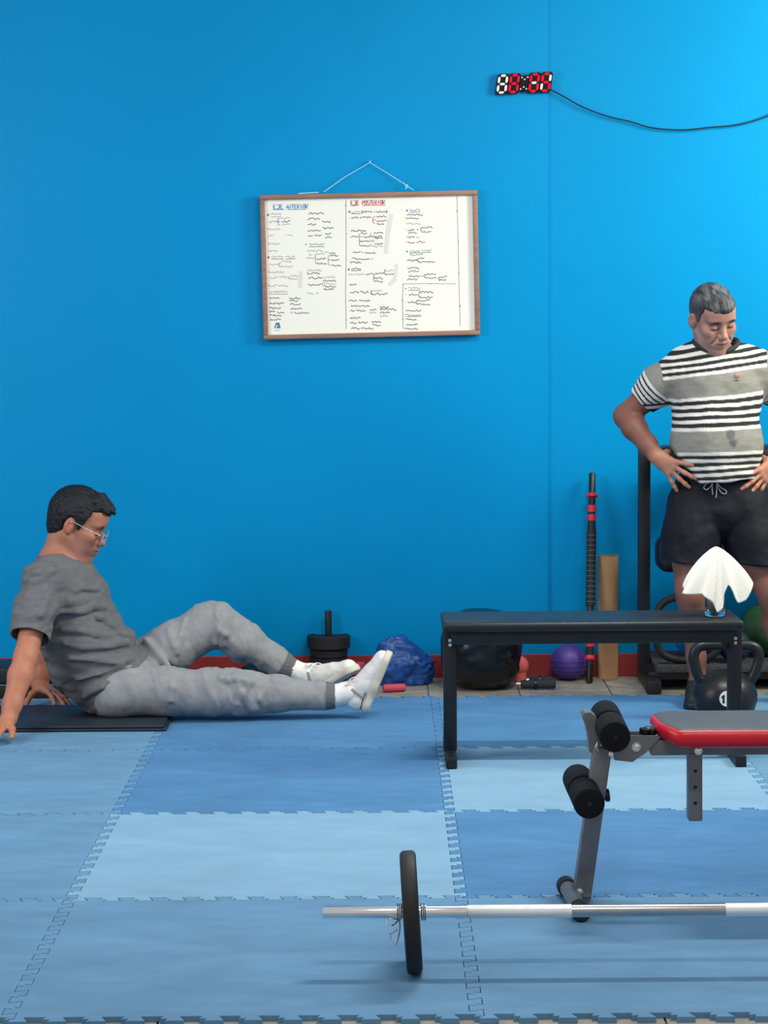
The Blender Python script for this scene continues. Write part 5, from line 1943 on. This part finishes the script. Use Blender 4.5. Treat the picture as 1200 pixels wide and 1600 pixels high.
yc = yq + np.interp(yq, [560, 600, 640, 700, 750], [.13, .12, .05, .02, .02]) * px_ + .8 * f1 - side * .10 * (yq > 690)
yc = yc + 6 * np.sin(np.clip(px_, -80, 80) / 60) * (yq > 725) * .4
white = np.zeros(len(P_)); black = np.zeros(len(P_))
for w0, per, n_s in ((537, 11.1, 5), (621, 11.8, 5), (706.5, 10.9, 5)):
    for i in range(n_s):
        white = np.maximum(white, sstep(3.1, 2.2, np.abs(yc - (w0 + per * i))))
        if i < n_s - 1 or w0 > 700:
            black = np.maximum(black, sstep(3.7, 2.9, np.abs(yc - (w0 + per * (i + .5)))))
black = np.maximum(black, sstep(2.9, 2.1, np.abs(yc - (537 - 5.5))))
# sleeves carry their own rings
seamL = XC + (np.interp(yq, [551, 616], [-90.5, -79]) / 416.0)
seamR = XC + (np.interp(yq, [545, 612], [79, 74]) / 416.0)
for s_, e_, q in ((S_R, E_R, -1), (S_L, E_L, 1)):
    d_ = unit(e_ - s_)
    is_s = (P0[:, 0] < seamL) if q < 0 else (P0[:, 0] > seamR)
    is_s &= (P0[:, 2] > PW(0, 640, 8.6)[2])
    t_ = (P0 - s_) @ d_
    w_ = np.zeros(len(P_)); k_b = np.zeros(len(P_))
    for i in range(5):
        w_ = np.maximum(w_, sstep(.0068, .005, np.abs(t_ - (.080 + .0195 * i))))
        if i < 4: k_b = np.maximum(k_b, sstep(.0066, .005, np.abs(t_ - (.0898 + .0195 * i))))
    white = np.where(is_s, w_, white); black = np.where(is_s, k_b, black)
c3 = mixc(c3, lin('#2b2b2d'), black)
c3 = mixc(c3, lin('#d6d3cf'), white)
qx = (P0[:, 0] - PW(1138, 0, 8.45)[0]) * 416; qy = yq - 682
fr = (P0[:, 1] < 8.52)
stain = np.maximum(sstep(9, 5, np.hypot(qx + 1, (qy + 6) * .9 + vnoise(P0, 60) * 3)), sstep(8, 4, np.hypot(qx - 2, qy - 7 + vnoise(P0, 60) * 3))) * fr
c3 = mixc(c3, lin('#55545a'), stain * .75)
ts1 = np_obj('t_shirt', P_, Q_, M['knit'], m1, c3)
del fd


def front_y(P, x, z, r=.012):
    m = (np.abs(P[:, 0] - x) < r) & (np.abs(P[:, 2] - z) < r)
    return P[m, 1].min() if m.any() else 8.45


# collar rib
b = BM()
lc_ = sum(loop1, Vector()) / len(loop1)
tube(b, [lc_ + (p - lc_) * 1.05 + Vector((0, -.004, .004)) for p in loop1], .0090, 10, closed=True)
obj('collar', b, mat('dark_rib', '#2d2c30', .9, var=.1, vscale=90), ts1, angle=180)
# small chest emblem: a curved mark above a short line
b = BM()
for prs in ([(1152, 584.5), (1150.5, 588), (1153, 590)], [(1154, 583.5), (1153.5, 587.5), (1156.5, 590)], [(1150, 593.5), (1158, 592.6)], [(1156, 586), (1158, 588.5)]):
    q = []
    for (x, y) in prs:
        w_ = PW(x, y, 8.46)
        q.append(Vector((w_[0], front_y(P_, w_[0], w_[2]) - .0022, w_[2])))
    tube(b, q, .0016, 6)
obj('chest_emblem', b, M['emblem'], ts1, angle=180)

# shorts
fd = Field(np.array([PW(1015, 0, 8.6)[0], 8.28, PW(0, 900, 8.6)[2]]), np.array([PW(1265, 0, 8.6)[0], 8.90, PW(0, 722, 8.6)[2]]), .0046)
fd.ell(PW(1124, 762, 8.63), (.163, .122, .12), None, .04)
fd.ell(PW(1124, 800, 8.645), (.175, .128, .11), None, .04)
SR_ = [PW(1090, 790, 8.635), PW(1080, 840, 8.62), PW(1076, 905, 8.605)]
SL_ = [PW(1162, 790, 8.635), PW(1178, 840, 8.62), PW(1192, 905, 8.605)]
for ch in (SR_, SL_):
    fd.chain(ch, [.112, .114, .114], .012)
fd.plane(PW(1075, 882, 8.5), V(-.03, 0, -1), .004)
fd.plane(PW(1120, 733, 8.5), V(0, 0, 1), .006)
fd.cap(PW(1080, 868, 8.61), PW(1077, 930, 8.60), .104, .104, .004, 's')
fd.cap(PW(1188, 868, 8.61), PW(1196, 930, 8.60), .104, .104, .004, 's')
P_, Q_ = fd.mesh(2)
N_ = normals(P_, Q_)
g1 = fnoise(np.stack([P_[:, 0] * 10 - P_[:, 2] * 6, P_[:, 1] * 6, P_[:, 2] * 9 + P_[:, 0] * 6], 1) + 7, 1.0, 3)
P_ = P_ + N_ * (.008 * g1)[:, None]
sh1 = np_obj('shorts', P_, Q_, M['short'], m1)
b = BM()
for prs in ([(1113, 753), (1105, 757), (1101, 763), (1106, 766), (1112, 760), (1114, 754)], [(1114, 754), (1114, 765), (1115, 774)],
            [(1121, 754), (1127, 762), (1135, 767), (1136, 772), (1129, 771), (1123, 762), (1121, 755)], [(1121, 755), (1121, 768), (1120, 779)]):
    q = []
    for (x, y) in prs:
        w_ = PW(x, y, 8.49)
        q.append(Vector((w_[0], front_y(P_, w_[0], w_[2]) - .004, w_[2])))
    tube(b, smooth_path(q, 4), .0022, 6)
obj('drawstring', b, M['cord'], sh1, angle=180)
del fd

for an_, q in ((A_R, -1), (A_L, 1)):
    shoe(m1, V(an_[0] - q * .006, an_[1] + .062, .0015), V(q * .20, -1, 0), V(0, 0, 1), .93, M['shoe_dark'], M['shoe_dark'], M['shoe_dark'], M['shoe_dark'], laced=False)

L1 = [(-.14, -.060), (-.08, -.066), (-.045, -.050), (-.030, -.02), (-.010, -.006), (.018, -.002), (.028, .026), (.040, .056), (.070, .062), (.12, .058)]


def grey_hair(q, st):
    c = np.tile(lin('#2a2c31'), (len(q), 1))
    g = np.clip(.30 + .55 * vnoise(np.stack([q[:, 0] * 40, q[:, 1] * 120, q[:, 2] * 30], 1), 1.0), 0, 1) * sstep(.04, .11, q[:, 2])
    c = mixc(c, lin('#8d8c90'), g * .65)
    side_ = sstep(.05, .07, np.abs(q[:, 1])) * sstep(.07, .0, q[:, 2])
    return mixc(c, lin('#6b6a6c'), side_ * .6)


h1.hair(L1, .0085, M['hair_m'], m1, 9.0, .003, [((.050, -.005, .104), (.086, 0, .080), .022, .014)], grey_hair)
